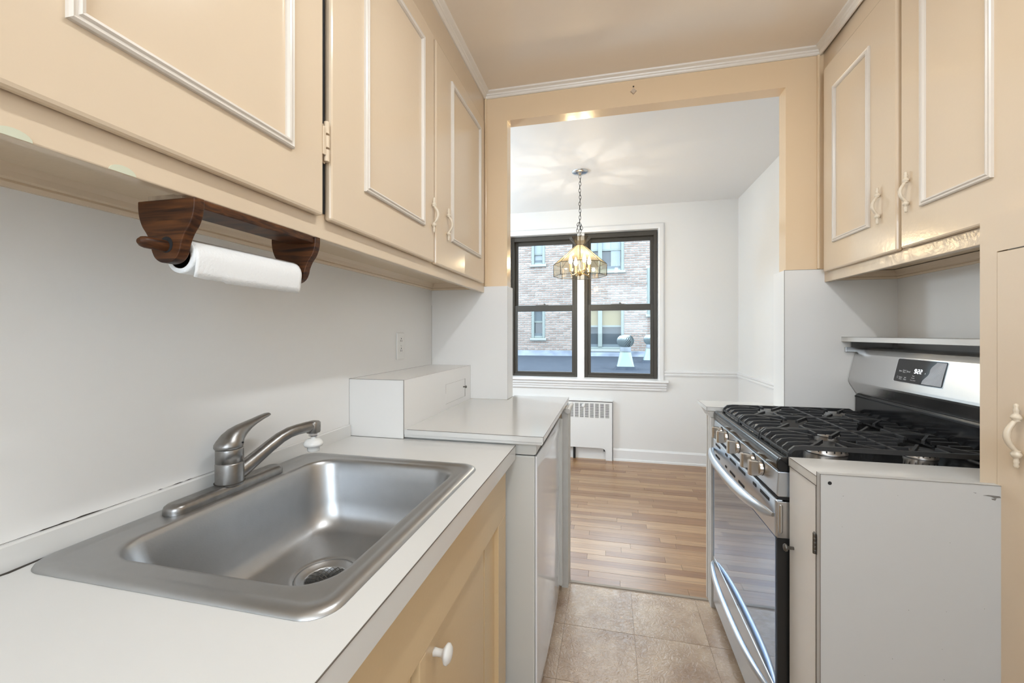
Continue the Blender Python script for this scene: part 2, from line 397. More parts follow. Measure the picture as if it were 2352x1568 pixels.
# window casing + stool + apron + mullion
cas = [(0, 4.262), (0, 4.242), (.012, 4.238), (.042, 4.240), (.052, 4.246), (.056, 4.262)]
struct('trim_2', MB().sweep([(WX0, WZ0), (WX0, WZ1), (WX1, WZ1), (WX1, WZ0)], cas, to3=lambda x, y, h: (x, h, y), flip=1), M_trim)
struct('trim_3', MB().box(-.318, -.247, 4.275, 4.36, WZ0, WZ1), M_trim, .004)
st = struct('trim_4', MB().prism([(4.30, .808), (4.30, .790), (4.215, .775), (4.205, .782), (4.207, .792), (4.215, .797)], 'x', -1.11, .548), M_trim)
put('apron', MB().prism([(4.26, .778), (4.224, .778), (4.222, .752), (4.235, .745), (4.236, .725), (4.244, .718), (4.244, .700), (4.26, .698)], 'x', -1.09, .532), M_trim, st)
# chair rail, baseboards
cr = [(0, .836), (.006, .838), (.008, .846), (.012, .850), (.012, .860), (.008, .864), (.012, .870), (.016, .876), (.016, .888), (0, .892)]
struct('trim_5', MB().sweep([(.512, 4.26), (1.166, 4.26), (1.166, YB+.01)], cr, to3=lambda x, y, h: (x, y, h), flip=-1), M_trim)
bb = [(0, .118), (.005, .116), (.008, .108), (.013, .102), (.014, .02), (.022, .016), (.024, 0)]
struct('baseboard_far', MB().sweep([(.033, 4.26), (1.166, 4.26)], bb, to3=lambda x, y, h: (x, y, h), flip=-1), M_trim)
struct('baseboard_right', MB().sweep([(1.166, 4.26), (1.166, YB+.01)], bb, to3=lambda x, y, h: (x, y, h), flip=-1), M_trim)
# jamb casings of the low walls
pj = [(2.064, -.198), (2.064, -.23), (2.155, -.23), (2.155, -.196), (2.146, -.194), (2.12, -.1975), (2.08, -.1975)]
M_jamb = mat('aged_white_jamb_paint', (.60, .575, .535), .45, var=(25, .35, (.48, .45, .41)))
t6 = struct('trim_6', MB().prism([(x, y) for y, x in pj], 'z', 0, .882), M_jamb)
put('cap_bead', MB().tube([(-.198, 2.044, .872), (-.198, 2.25, .872)], .0125, 12), M_jamb, t6)
pj = [(2.066, .452), (2.072, .450), (2.082, .450), (2.086, .457), (2.094, .457), (2.098, .451), (2.118, .451), (2.122, .457), (2.134, .457), (2.138, .449), (2.152, .449), (2.156, .455), (2.156, .49), (2.066, .49)]
struct('trim_8', MB().prism([(x, y) for y, x in pj], 'z', 0, .868), M_jamb)
mb = MB().prism([(.434, .895), (.450, .866), (.49, .866), (.49, .895)], 'y', 2.066, 2.19); struct('trim_9', mb, M_jamb)

# ---- windows
def sash_window(k, x0, x1):
    z0, z1 = .806, 2.258; zm0, zm1 = 1.4835, 1.5445
    f = .030
    wn = struct('window_%d' % k, MB().box(x0, x0+f, 4.298, 4.40, z0, z1).box(x1-f, x1, 4.298, 4.40, z0, z1).box(x0+f, x1-f, 4.298, 4.40, z1-.042, z1).box(x0+f, x1-f, 4.298, 4.40, z0, z0+.028), M_bronze, .002)
    a, b = x0+f, x1-f
    s = .030
    # upper sash is behind
    us = put('upper_sash', MB().box(a, a+s, 4.350, 4.378, zm0+.01, z1-.042).box(b-s, b, 4.350, 4.378, zm0+.01, z1-.042).box(a+s, b-s, 4.350, 4.378, z1-.078, z1-.042).box(a+s, b-s, 4.350, 4.378, zm0+.01, zm1), M_bronze, wn, .002)
    put('pane', box(a+s, b-s, 4.362, 4.366, zm1, z1-.078), M_pane, us)
    ls = put('lower_sash', MB().box(a, a+s, 4.312, 4.346, z0+.028, zm1).box(b-s, b, 4.312, 4.346, z0+.028, zm1).box(a+s, b-s, 4.312, 4.346, zm0, zm1).box(a+s, b-s, 4.312, 4.346, z0+.028, z0+.05), M_bronze, wn, .002)
    put('pane', box(a+s, b-s, 4.326, 4.330, z0+.05, zm0), M_pane, ls)
    xm = (a+b)/2-.02
    put('sash_lock', MB().box(xm-.07, xm+.06, 4.322, 4.34, zm1, zm1+.005).lathe([(.011, 0), (.011, .010), (.006, .014)], (xm+.02, 4.330, zm1+.004), 'z', 10), M_darkhw, ls)
    put('light_ledge', box(a+.05, b-.05, 4.347, 4.351, zm1-.008, zm1+.004), M_trim, us)
sash_window(1, -1.0085, -.3155)
sash_window(2, -.2455, .4517)

# ================================================================== OUTSIDE
BY = 12.5
roof = put('roof_deck', MB().prism([(4.6, .60), (12.5, .60), (12.5, .40), (4.6, .40)], 'x', -8, 8), M_roof); roof['kind'] = 'structure'
bl = root('building', (0, BY, .6), 'brick building with grey framed windows across the flat roof outside', 'building')
holes = [(-2.30, -1.90, 3.34, 4.75), (-2.30, -1.90, 1.12, 2.03), (-.96, .40, 3.08, 4.75), (-.96, .40, .80, 2.03), (1.05, 1.60, 1.80, 3.13)]
mb = MB(); gx = sorted({-8., 8.} | {v for h in holes for v in h[:2]}); gz = sorted({.5, 5.} | {v for h in holes for v in h[2:]})
for a, b in zip(gx, gx[1:]):
    z_lo = None
    for c, d in zip(gz, gz[1:]):
        inside = any(h[0] <= a and b <= h[1] and h[2] <= c and d <= h[3] for h in holes)
        if not inside and z_lo is None: z_lo = c
        if inside and z_lo is not None: mb.box(a, b, BY+.02, BY+.3, z_lo, c); z_lo = None
    if z_lo is not None: mb.box(a, b, BY+.02, BY+.3, z_lo, 5.)
put('wall', mb, M_mortar, bl)
put('flashing', MB().prism([(BY-.05, .598), (BY-.25, .60), (BY-.02, .74), (BY+.02, .74)], 'x', -8, 8), M_flash, bl)
bricks = []
course, bl_len = .0680, .2150
z = .752; r_ = 0
while z < 4.1:
    hdr = (r_ % 6 == 0)
    step = bl_len/2 if hdr else bl_len
    x = -3.6+(.0 if hdr else (r_ % 2)*bl_len/2)+R.uniform(-.01, .01)
    while x < 2.4:
        a, b = x+.011, x+step-.011
        for hx0, hx1, hz0, hz1 in holes:
            if z+course > hz0-.07 and z < hz1+.02 and b > hx0-.02 and a < hx1+.02:
                if a < hx0-.02 < b: b = hx0-.02
                elif a < hx1+.02 < b: a = hx1+.02
                else: a = b
        if b-a > .03: bricks.append((a, b, z+.0125, z+course-.0125))
        x += step
    z += course; r_ += 1
def seen(b):
    k = 4.33/BY; x = (b[0]+b[1])/2*k; zz = 1.25+((b[2]+b[3])/2-1.25)*k
    inx = (-.95 < x < -.37) or (-.185 < x < .387); inz = (.86 < zz < 1.48) or (1.545 < zz < 2.18)
    return inx and inz and not (-.35 < x < .1 and 1.75 < zz)
bricks.sort(key=lambda b: (not seen(b), abs((b[0]+b[1])/2)+abs((b[2]+b[3])/2-1.25)))
bmesh_cache = {}
for b in bricks[:300]:
    key = (round(b[1]-b[0], 2))
    if key not in bmesh_cache:
        h = (course-.025)/2; bmesh_cache[key] = box(-key/2, key/2, 0, .06, -h, h).mesh('brick', M_brick)
    o = bpy.data.objects.new('brick', bmesh_cache[key]); COL.objects.link(o); o.parent = bl
    o.location = ((b[0]+b[1])/2, R.uniform(-.006, .004), (b[2]+b[3])/2-.6)
mb = MB()
for b in bricks[300:]:
    d = R.uniform(-.006, .004); mb.box(b[0], b[1], BY+d, BY+.06, b[2], b[3])
o = put('brickwork', mb, M_brick, bl); o['kind'] = 'stuff'
def far_window(x0, x1, z0, z1, lower, upper, mulls=(), zm=None):
    f = .075; d0 = BY-.02
    wnd = put('window', MB().box(x0, x0+f, d0, BY+.2, z0, z1).box(x1-f, x1, d0, BY+.2, z0, z1).box(x0+f, x1-f, d0+.03, BY+.2, z0, z0+.06).box(x0+f, x1-f, d0+.03, BY+.2, z1-.06, z1), M_frameout, bl, .012)
    put('sill', box(x0-.05, x1+.05, BY-.08, BY+.1, z0-.075, z0), M_stone, wnd, .01)
    zm = zm or (z0+z1)/2
    xs = [x0+f]
    for m in mulls: xs += [m-.06, m+.06]
    xs.append(x1-f)
    for m in mulls: put('mullion', box(m-.06, m+.06, d0+.01, BY+.19, z0+.06, z1-.06), M_frameout, wnd, .01)
    for i in range(0, len(xs), 2):
        a, b = xs[i], xs[i+1]
        put('meeting_rail', box(a, b, BY+.06, BY+.15, zm-.025, zm+.025), M_frameout, wnd)
        put('pane', box(a, b, BY+.11, BY+.13, z0+.06, zm-.025), lower, wnd)
        put('pane', box(a, b, BY+.09, BY+.11, zm+.025, z1-.06), upper, wnd)
        put('shade', box(a, b, BY+.05, BY+.056, z0+.06, z0+.14), M_shadefab, wnd)
far_window(-2.30, -1.90, 3.34, 4.75, M_paneup, M_curtain, zm=3.66)
far_window(-2.30, -1.90, 1.12, 2.03, M_paneout, M_shadefab, zm=1.61)
far_window(-.96, .40, 3.08, 4.75, M_paneout, M_curtain, (-.27,), zm=3.70)
w4 = far_window(-.96, .40, .80, 2.03, M_paneout, M_blind, (-.27,), zm=1.47)
far_window(1.05, 1.60, 1.80, 3.13, M_paneout, M_paneout)
put('curtain', MB().sweep([(.04+.022*i, BY+.075+.012*(i % 2)) for i in range(13)], [(0, 3.14), (0, 4.69)], to3=lambda x, y, h: (x, y, h)), M_curtain, bl)
def turbine(x, y, k, label, yaw):
    t = root('turbine_vent', (x, y, .60), label, 'vent', 'turbine vents on the roof')
    mb = MB(); 
    mb.loft([rrect(x-.165*k, x+.165*k, y-.165*k, y+.165*k, .02, .60+.06*k, 4), rrect(x-.155*k, x+.155*k, y-.155*k, y+.155*k, .03, .62+.06*k, 4), rrect(x-.105*k, x+.105*k, y-.105*k, y+.105*k, .09*k, .60+.34*k, 4)])
    put('base', mb, M_vent, t)
    put('curb', MB().loft([rrect(x-.22*k, x+.22*k, y-.22*k, y+.22*k, .03, .60, 4), rrect(x-.17*k, x+.17*k, y-.17*k, y+.17*k, .03, .60+.065*k, 4)]), M_roof, t)
    put('neck', MB().lathe([(.105*k, .93-.6+.0), (.105*k, .42*k+.0), (.10*k, .44*k)], (x, y, .60), 'z', 20), M_turbd, t)
    h0, h1 = .60+.44*k, .60+.66*k
    nb = 22
    for i in range(nb):
        a0 = yaw+2*PI*i/nb; mbv = MB(); L1, L2 = [], []
        for j in range(8):
            u = j/7; z = h0+(h1-h0)*u; rr = k*(.105+.060*math.sin(PI*min(1, u*1.02)**.9)) if u < .99 else k*.05
            rr = k*(.165*math.sqrt(max(0.02, 1-((u-.52)/.62)**2)))
            tw = .45*math.sin(PI*(u-.5))
            L1.append((x+rr*math.cos(a0+tw), y+rr*math.sin(a0+tw), z))
            L2.append((x+rr*.86*math.cos(a0+tw+.26), y+rr*.86*math.sin(a0+tw+.26), z))
        mbv.loft([L1, L2], False, False, True, closed=False)
        put('vane', mbv, M_turb, t)
    put('cap', MB().lathe([(.10*k, h1-.025*k), (.085*k, h1-.002), (.05*k, h1+.012*k), (.001, h1+.018*k)], (x, y, 0), 'z', 20), M_turb, t)
    put('core', MB().lathe([(.08*k, h0), (.11*k, h0+.1*k), (.08*k, h1-.02)], (x, y, 0), 'z', 16), M_slot, t)
turbine(.282, 7.88, .93, 'nearer whole turbine vent on pale tapered base, through the right window', 0)
turbine(.90, 9.9, .93, 'farther turbine vent cut off by the right edge of the window', .1)

# ================================================================== LEFT: COUNTERS
lc = root('sink_countertop', (-.61, .2, .834), 'white laminate countertop with square edge around the steel sink', 'countertop')
cz0, cz1 = .834, .88
SX0, SX1, SY0, SY1 = -.886, -.374, .484, 1.092
put('slab', MB().box(XL, -.304, -1.1, SY0, cz0, cz1).box(XL, -.304, SY1, 1.352, cz0, cz1).box(XL, SX0, SY0, SY1, cz0, cz1).box(SX1, -.304, SY0, SY1, cz0, cz1), M_lamc, lc)
put('backsplash', MB().prism([(XL, .88), (-.911, .88), (-.911, .919), (-.914, .922), (XL, .922)], 'y', -1.1, 1.340), M_lamc, lc)
mb = MB(); seamline(mb, (-.3036, -1.1, .8796), (-.3036, 1.352, .8796), .0007); put('seam', mb, M_seam, lc)
mb = MB()
pts = [(-.905, .463), (-.912, .452), (-.9195, .448), (-.92, .452)]
mb.tube([(-.9195, .40, .8803), (-.912, .425, .8803), (-.906, .452, .8803), (-.909, .49, .8803), (-.908, .53, .8803)], [.001, .002, .004, .003, .001], 6, flat=.25)
put('grime_spot', mb, M_grime, lc)

# ---- sink
sk = root('kitchen_sink', (-.63, .79, .69), 'large single bowl stainless steel sink set into white counter', 'sink')
L = []
def ring(i, z, r): return rrect(-.905+i, -.352-i, .460+i, 1.115-i, max(.012, r), z, 8)
L += [ring(0, .8805, .045), ring(.002, .8845, .044), ring(.008, .8875, .040), ring(.020, .8875, .034), ring(.026, .8852, .030), ring(.032, .8845, .028)]
def bowl(i, z, r): return rrect(-.827+i, -.399-i, .517+i, 1.071-i, r, z, 8)
L += [bowl(-.006, .8845, .071), bowl(.0, .8838, .066), bowl(.004, .880, .064), bowl(.007, .872, .064), bowl(.013, .84, .066), bowl(.024, .775, .072), bowl(.030, .745, .074), bowl(.042, .720, .072), bowl(.062, .7065, .068)]
DX, DY = -.632, .835
def circ(r, z):
    out = []
    for a0 in (0, PI/2, PI, 1.5*PI):
        for i in range(9): 
            a = a0+PI/2*(i+.0)/8.0*.999; out.append((DX+r*math.cos(a), DY+r*math.sin(a), z))
    return out
L += [circ(.078, .7010), circ(.070, .6990), circ(.0665, .696)]
put('basin', MB().loft(L, False, False, True), M_steel, sk)
dr = put('drain', MB().lathe([(.0675, .6965), (.0655, .7000), (.061, .6985), (.057, .6935), (.0475, .6925), (.0445, .690), (.043, .670), (.041, .650), (.001, .650)], (DX, DY, 0), 'z', 32, False, True), M_steel, sk)
mb = MB()
for i in range(26):
    for sgn in (1, -1):
        p = []
        for j in range(7):
            u = j/6; a = 2*PI*i/20+sgn*u*1.1; r = .0435-.030*u**1.6; p.append((DX+r*math.cos(a), DY+r*math.sin(a), (.6915-.026*u)))
        mb.tube(p, .0006, 4)
put('strainer', mb, M_darkhw, dr)
put('drain_cup', MB().lathe([(.0405, .6505), (.0405, .6525), (.001, .652)], (DX, DY, 0), 'z', 20), M_slot, dr)

# ---- faucet
FX, FY = -.863, .800
fc = root('faucet', (FX, FY, .888), 'worn single lever faucet with long spout behind the sink bowl', 'faucet')
mb = MB()
def esc(i, z): return rrect(FX-.0245+i, FX+.0245-i, FY-.145+i, FY+.150-i, .0235-i*.9, z, 8)
mb.loft([esc(0, .8848), esc(0, .893), esc(.002, .899), esc(.007, .903), esc(.013, .9045)], True, True)
put('deck_plate', mb, M_chrome, fc)
put('body', MB().lathe([(.0290, .900), (.0290, .9485), (.0285, .950), (.0275, .9505), (.0275, .9520), (.0285, .9525), (.0283, .981), (.0275, .983), (.0265, .984)], (FX, FY, 0), 'z', 32), M_chrome, fc)
# lever: domed cap that sweeps up and forward to a thin tip
mb = MB()
prof = [(-.003, .985, .0282), (-.003, .988, .0297), (-.002, .994, .0298), (.002, 1.002, .0280)]
lo = []
for dy, z, r in prof:
    lo.append([(FX+r*math.cos(2*PI*i/24), FY+dy+r*math.sin(2*PI*i/24), z) for i in range(24)])
def tilt(cy, cz, ry, rx, ang):
    return [(FX+rx*math.cos(2*PI*i/24), FY+cy+ry*math.sin(2*PI*i/24)*math.cos(ang), cz+ry*math.sin(2*PI*i/24)*math.sin(ang)) for i in range(24)]
lo += [tilt(.009, 1.008, .0248, .0240, -.35), tilt(.019, 1.0145, .0210, .0208, -.62), tilt(.033, 1.0205, .0158, .0180, -.9), tilt(.049, 1.0265, .0112, .0152, -1.05), tilt(.068, 1.0320, .0082, .0128, -1.15), tilt(.088, 1.0370, .0066, .0112, -1.22), tilt(.106, 1.0405, .0056, .0100, -1.25), tilt(.114, 1.0415, .0042, .0075, -1.25), tilt(.117, 1.0420, .0012, .003, -1.25)]
mb.loft(lo, True, True)
lv = put('lever', mb, M_chrome, fc)
put('set_screw_hole', MB().lathe([(.0022, 0), (.0022, .002)], (FX+.0274, FY+.008, .996), 'x', 10), M_slot, lv)
# spout
sp = [(.0, .006, .913), (.007, .032, .9275), (.015, .062, .946), (.023, .092, .9645), (.0305, .120, .980), (.037, .144, .9885), (.043, .168, .9915), (.049, .194, .9920), (.054, .216, .9915), (.0565, .227, .9910)]
put('spout', MB().tube([(FX+a, FY+b, z) for a, b, z in sp], [.0185, .0190, .0180, .0172, .0166, .0160, .0157, .0156, .0156, .0148], 14, flat=[1.0, .98, .92, .9, .9, .9, .9, .95, .95, .9]), M_chrome, fc)
tx, ty = FX+.0535, FY+.216
put('spout_head', MB().loft([rrect(tx-.0155, tx+.0155, ty-.0165, ty+.0165, .012, z, 5) for z in (.9730, .9745)]+[rrect(tx-.0165, tx+.0165, ty-.0170, ty+.0170, .012, z, 5) for z in (.976, 1.001)]+[rrect(tx-.013, tx+.013, ty-.0135, ty+.0135, .010, 1.0045, 5)]), M_chrome, fc)
put('grime_ring', MB().lathe([(.0305, .9043), (.0315, .9055), (.0292, .9062)], (FX, FY, 0), 'z', 24, False, False), M_grime, fc)
put('aerator', MB().lathe([(.0135, .986), (.0138, .972), (.0125, .971), (.0125, .966), (.0118, .963)], (tx, ty, 0), 'z', 8, smooth=False), M_bright, fc)
put('swivel_spray', MB().lathe([(.0055, .966), (.0065, .957), (.016, .9555), (.0215, .951), (.0255, .944), (.0258, .941), (.0235, .936), (.0165, .9355), (.0165, .925), (.0155, .922), (.001, .9215)], (tx, ty, 0), 'z', 24), M_plastic, fc, label='white swivel spray head')

# ---- base cabinet under the sink
bc = root('sink_base_cabinet', (-.6, .3, 0), 'peach painted base cabinet with recessed doors under the sink', 'cabinet')
FXB = -.335
put('carcass', MB().box(-.9, FXB-.02, -1.1, 1.327, .10, .118).box(-.9, FXB-.02, 1.327, 1.345, .10, .832).box(-.9, FXB-.02, -1.1, -1.08, .118, .832).box(-.9, -.885, -1.08, 1.327, .118, .832).box(-.9, FXB-.08, -1.1, 1.345, 0, .10), M_peachlow, bc)
mb = MB().box(FXB-.02, FXB, -1.1, 1.345, .654, .834).box(FXB-.02, FXB, 1.252, 1.345, .10, .654).box(FXB-.02, FXB, -1.1, 1.252, .10, .16).box(FXB-.02, FXB, .70, .728, .16, .654).box(FXB-.02, FXB, -.3, -.25, .16, .654)
put('face_frame', mb, M_peachlow, bc, .002)
for (a, b, ky, kz) in ((.730, 1.150, .800, .597), (.24, .698, .655, .597)):
    d = put('door', box(FXB-.034, FXB-.016, a, b, .16, .652), M_peachlow, bc, .003)
    put('knob', MB().lathe([(.0085, 0), (.0075, .008), (.0075, .018), (.014, .023), (.0195, .027), (.0195, .031), (.014, .036), (.006, .038), (.0005, .0385)], (FXB-.016, ky, kz), 'x', 24), M_plastic, d, label='white knob')
put('filler_panel', box(FXB-.036, FXB-.014, 1.151, 1.2515, .16, .652), M_peachlow, bc)

# ---- raised counter over the small fridge
rc = root('raised_countertop', (-.55, 1.75, .886), 'raised white laminate countertop running through the opening on the left', 'countertop')
put('slab', MB().box(-.7030, -.209, 1.343, 2.0655, .896, .914).box(-.504, -.209, 2.0655, 2.222, .896, .914), M_lamc, rc)
put('underlayer', MB().box(-.7025, -.214, 1.347, 2.0655, .8862, .8955).box(-.504, -.214, 2.0655, 2.215, .8862, .8955), M_lamc, rc)
mb = MB(); seamline(mb, (-.690, 1.343, .9138), (-.209, 1.343, .9138), .0006); seamline(mb, (-.209, 1.343, .896), (-.209, 1.343, .9138), .0007); seamline(mb, (-.209, 1.343, .9138), (-.209, 2.222, .9138), .0005)
seamline(mb, (-.69, 1.3455, .8958), (-.214, 1.3455, .8958), .0005)
put('seam', mb, M_seam, rc)
# ---- white boxed chase on the counter
bx = root('laminate_box', (-.815, 1.7, .88), 'long white laminate box with small access door against the backsplash', 'box')
put('shell', MB().box(XL, -.7035, 1.345, 2.065, .8862, 1.0865).box(XL, -.7035, 1.3425, 1.345, .8805, 1.0865), M_lam, bx)
ad = put('access_door', MB().box(-.7060, -.7030, 1.7285, 1.9786, .9390, 1.0250), M_lam, bx)
put('door_knob', MB().lathe([(.0032, 0), (.0032, .010), (.0062, .012), (.0062, .016), (.003, .018)], (-.703, 1.955, .988), 'x', 12), M_darkhw, ad, label='dark metal pin knob')
mb = MB(); X = -.7035
seamline(mb, (XL, 1.3422, 1.0865), (X, 1.3422, 1.0865), .0005); seamline(mb, (X, 1.3422, .881), (X, 1.3422, 1.0865), .0007); seamline(mb, (X, 1.343, 1.0866), (X, 2.065, 1.0866), .0002)
seamline(mb, (XL+.001, 1.343, 1.0866), (XL+.001, 2.065, 1.0866), .0004); seamline(mb, (X, 2.0645, .915), (X, 2.0645, 1.086), .0002); seamline(mb, (XL, 1.342, .881), (X, 1.342, .881), .0004)
seamline(mb, (XL+.001, 1.342, .881), (XL+.001, 1.342, 1.0865), .0002)
put('seam', mb, M_seam, bx)
mb = MB(); Xd = -.7028
seamline(mb, (Xd, 1.7285, .939), (Xd, 1.9786, .939), .0002); seamline(mb, (Xd, 1.9786, .939), (Xd, 1.9786, 1.025), .0008); seamline(mb, (Xd, 1.7285, .985), (Xd, 1.7285, 1.025), .0002); seamline(mb, (Xd, 1.7285, 1.025), (Xd, 1.9786, 1.025), .0002)
put('seam', mb, M_seam, ad)

# ---- small white under-counter fridge
fr = root('compact_fridge', (-.55, 1.7, 0), 'white compact fridge with glossy bowed door under the raised counter', 'fridge')
put('body', MB().box(-.87, -.2415, 1.372, 2.03, .03, .8425), M_appl, fr, .006)
mb = MB().prism([(-.87, .8462), (-.2445, .8462), (-.2395, .8485), (-.237, .8535), (-.237, .886), (-.87, .886)], 'y', 1.370, 2.03)
put('top_cap', mb, M_appl, fr)
put('gap', box(-.86, -.243, 1.376, 2.02, .842, .847), M_slot, fr)
n = 14; lo = []
for i in range(n+1):
    u = i/n; yy = 1.373+.640*u; bow = .0105*(1-(2*u-1)**2)**.8
    lo.append([(-.2405, yy, .035), (-.2405, yy, .842), (-.2345-.001+bow*.75, yy, .842), (-.2345+bow*.9, yy, .80), (-.2345+bow, yy, .45), (-.2345+bow, yy, .06), (-.2350+bow*.8, yy, .035)])
dd = put('door', MB().loft(lo, True, True, True), M_applg, fr)
put('edge_trim', MB().box(-.2405, -.2215, 2.013, 2.026, .035, .842), M_appl, fr, .004)
put('foot', MB().box(-.85, -.26, 1.40, 1.44, 0, .03).box(-.85, -.26, 1.96, 2.0, 0, .03), M_slot, fr)

# ---- outlet
ou = root('wall_outlet', (XL, 1.719, 1.195), 'white duplex outlet plate on the left backsplash wall', 'outlet')
put('cover_plate', MB().box(XL, XL+.005, 1.686, 1.754, 1.134, 1.254), M_plastic, ou, .003)
for zc in (1.217, 1.173):
    rc_ = put('receptacle', MB().loft([[(XL+.005, 1.720+.0155*math.cos(a)*(1 if abs(math.cos(a)) < .8 else .95), zc+.0170*max(-.85, min(.85, math.sin(a)))) for a in [2*PI*i/24 for i in range(24)]], [(XL+.0066, 1.720+.0150*math.cos(a), zc+.0165*max(-.85, min(.85, math.sin(a)))) for a in [2*PI*i/24 for i in range(24)]]], False, True, False), M_plastic, ou)
    put('slots', MB().box(XL+.0064, XL+.0070, 1.7125, 1.7152, zc-.004, zc+.006).box(XL+.0064, XL+.0070, 1.7245, 1.7270, zc-.004, zc+.005).lathe([(.0028, 0), (.0028, .0006)], (XL+.0064, 1.720, zc+.0105), 'x', 10), M_slot, rc_)
put('cover_screw', MB().lathe([(.0024, 0), (.0015, .0012)], (XL+.005, 1.720, 1.195), 'x', 8), M_canopy, ou)

# ================================================================== UPPER CABINETS
MP = [(0, 0), (.0, .006), (.003, .0085), (.006, .0065), (.0085, .0065), (.011, .0095), (.015, .0085), (.0175, .004), (.018, 0)]
def bow_handle(sx, x, y, z, k, parent):
    """finial bow pull; sx = direction out of the door"""
    prof = [(.0004, .0625), (.0028, .0615), (.0042, .0575), (.0032, .0535), (.0046, .0505), (.0038, .0465), (.0034, .043), (.0058, .041), (.0082, .037), (.0082, .034), (.0055, .0315), (.0060, .0300), (.0060, .0285)]
    mb = MB(); c = (x+sx*.0085*k, y, z)
    mb.lathe([(r*k, h*k) for r, h in prof], c, 'z', 14)
    mb.lathe([(r*k, -h*k) for r, h in prof], c, 'z', 14)
    pts = []; rd = []
    for i in range(13):
        u = -1+2*i/12; pts.append((x+sx*k*(.0085+.0150*math.cos(u*PI/2)**.9), y, z+u*.030*k)); rd.append(k*(.0036+.0016*(1-u*u)))
    mb.tube(pts, rd, 10, up=(0, 1, 0))
    return put('handle', mb, M_handle, parent)
def cab_door(par, sx, xf, y0, y1, z0, z1, mY0, mY1, mz0, mz1, hy=None, hz=None, bevel=.006):
    """door proud of the face frame at xf, facing sx"""
    xo = xf+sx*.019
    d = put('door', box(xf+sx*.0005, xo, y0, y1, z0, z1), M_peach, par, bevel)
    mb = MB().sweep([(mY0, mz0), (mY1, mz0), (mY1, mz1), (mY0, mz1)], MP, closed=True, to3=lambda a, b, h: (xo+sx*h, a, b), flip=1)
    put('moulding', mb, M_cream, d, label='cream applied moulding frame')
    if hy: bow_handle(sx, xo, hy, hz, 1.0, d)
    return d
uc = root('upper_cabinet', (-.78, .5, 1.46), 'long peach upper cabinet above the sink, on the left wall', 'cabinet')
FL = -.630
put('carcass', MB().box(XL, FL-.02, -1.2, YW-.001, 1.512, CZ), M_peach, uc)
put('face_frame', MB().box(FL-.02, FL, -1.2, YW-.001, 1.4625, CZ), M_peach, uc, .002)
vp = [(0, 1.4785), (.006, 1.479), (.010, 1.486), (.009, 1.490), (.014, 1.493), (.018, 1.502), (.026, 1.513)]
mb = MB().sweep([(XL, -1.2), (XL, YW-.008), (FL-.02, YW-.008)], vp, to3=lambda x, y, h: (x, y, h), flip=-1)
put('valance_moulding', mb, M_peach, uc)
d1 = cab_door(uc, 1, FL, .205, .7996, 1.508, 2.319, .352, .706, 1.614, 2.25)
d2 = cab_door(uc, 1, FL, .8247, 1.3961, 1.505, 2.319, .955, 1.306, 1.614, 2.25, 1.3735, 1.669)
d3 = cab_door(uc, 1, FL, 1.4116, 2.010, 1.502, 2.319, 1.555, 1.937, 1.614, 2.248, 1.511, 1.669)
put('shadow_gap', MB().box(FL+.0002, FL+.003, .7996, .8247, 1.52, 2.319), M_slot, uc)
mb = MB()
for zc in (1.645, 1.676, 1.707): mb.tube([(FL+.017, .812, zc-.013), (FL+.017, .812, zc+.013)], .0062, 10)
mb.box(FL+.017, FL+.0205, .797, .806, 1.644, 1.706).box(FL+.0, FL+.006, .804, .822, 1.632, 1.72)
put('hinge', mb, M_peach, d2, .001)
# painted half-moon catches on the frame's lower edge
for yc in (.423, .318):
    mb = MB(); mb.add([(FL+.0012, yc+.016*math.cos(PI*i/10), 1.4628+.0100*math.sin(PI*i/10)) for i in range(11)]+[(FL, yc+.016*math.cos(PI*i/10), 1.4628+.0100*math.sin(PI*i/10)) for i in range(11)],
           [tuple(range(11))]+[(i, i+1, 12+i, 11+i) for i in range(10)])
    put('paint_chip', mb, M_chip, uc)

# ---- right upper cabinet
ur = root('upper_cabinet', (1.03, 1.4, 1.47), 'peach upper cabinet with two doors above the stove', 'cabinet')
FR = .905
put('carcass', MB().box(FR+.02, XR, .2, YW-.001, 1.515, CZ), M_peach, ur)
M_peachrough = mat('lumpy_peach_gloss', PEACH, .2, bump=(30, .9))
put('face_frame', MB().box(FR, FR+.02, .2, YW-.001, 1.5175, CZ), M_peach, ur)
put('bottom_rail', MB().box(FR, FR+.02, 1.192, YW-.001, 1.4725, 1.5175), M_peachrough, ur, .002)
mb = MB().sweep([(FR+.02, YW-.008), (XR, YW-.008), (XR, 1.192)], [(d, z) for d, z in vp], to3=lambda x, y, h: (x, y, h), flip=-1)
put('valance_moulding', mb, M_peach, ur)
e1 = cab_door(ur, -1, FR, 1.568, 2.036, 1.513, 2.375, 1.704, 1.949, 1.621, 2.255, 1.6489, 1.6795)
e2 = cab_door(ur, -1, FR, 1.09, 1.5495, 1.515, 2.375, 1.222, 1.458, 1.620, 2.255, 1.5103, 1.6805)

# ---- pantry
pa = root('pantry_cabinet', (1.0, .7, 0), 'tall peach pantry cabinet at the right edge with one handle', 'cabinet')
PX = .836
put('carcass', MB().box(PX+.02, XR, .3, 1.19, 0, 1.512), M_peach, pa)
put('face_frame', MB().box(PX, PX+.02, 1.146, 1.19, 0, 1.513).box(PX, PX+.02, .3, 1.146, 1.432, 1.513).box(PX, PX+.02, .3, 1.146, 0, .08), M_peach, pa)
mb = MB()
pd = put('door', box(PX-.0015, PX+.018, .45, 1.1445, .08, 1.4295), M_peach, pa, .0015)
put('shadow_gap', box(PX-.0018, PX+.004, .45, 1.118, 1.4295, 1.4315), M_seam, pa)
bow_handle(-1, PX-.0015, 1.087, 1.037, 1.08, pd)

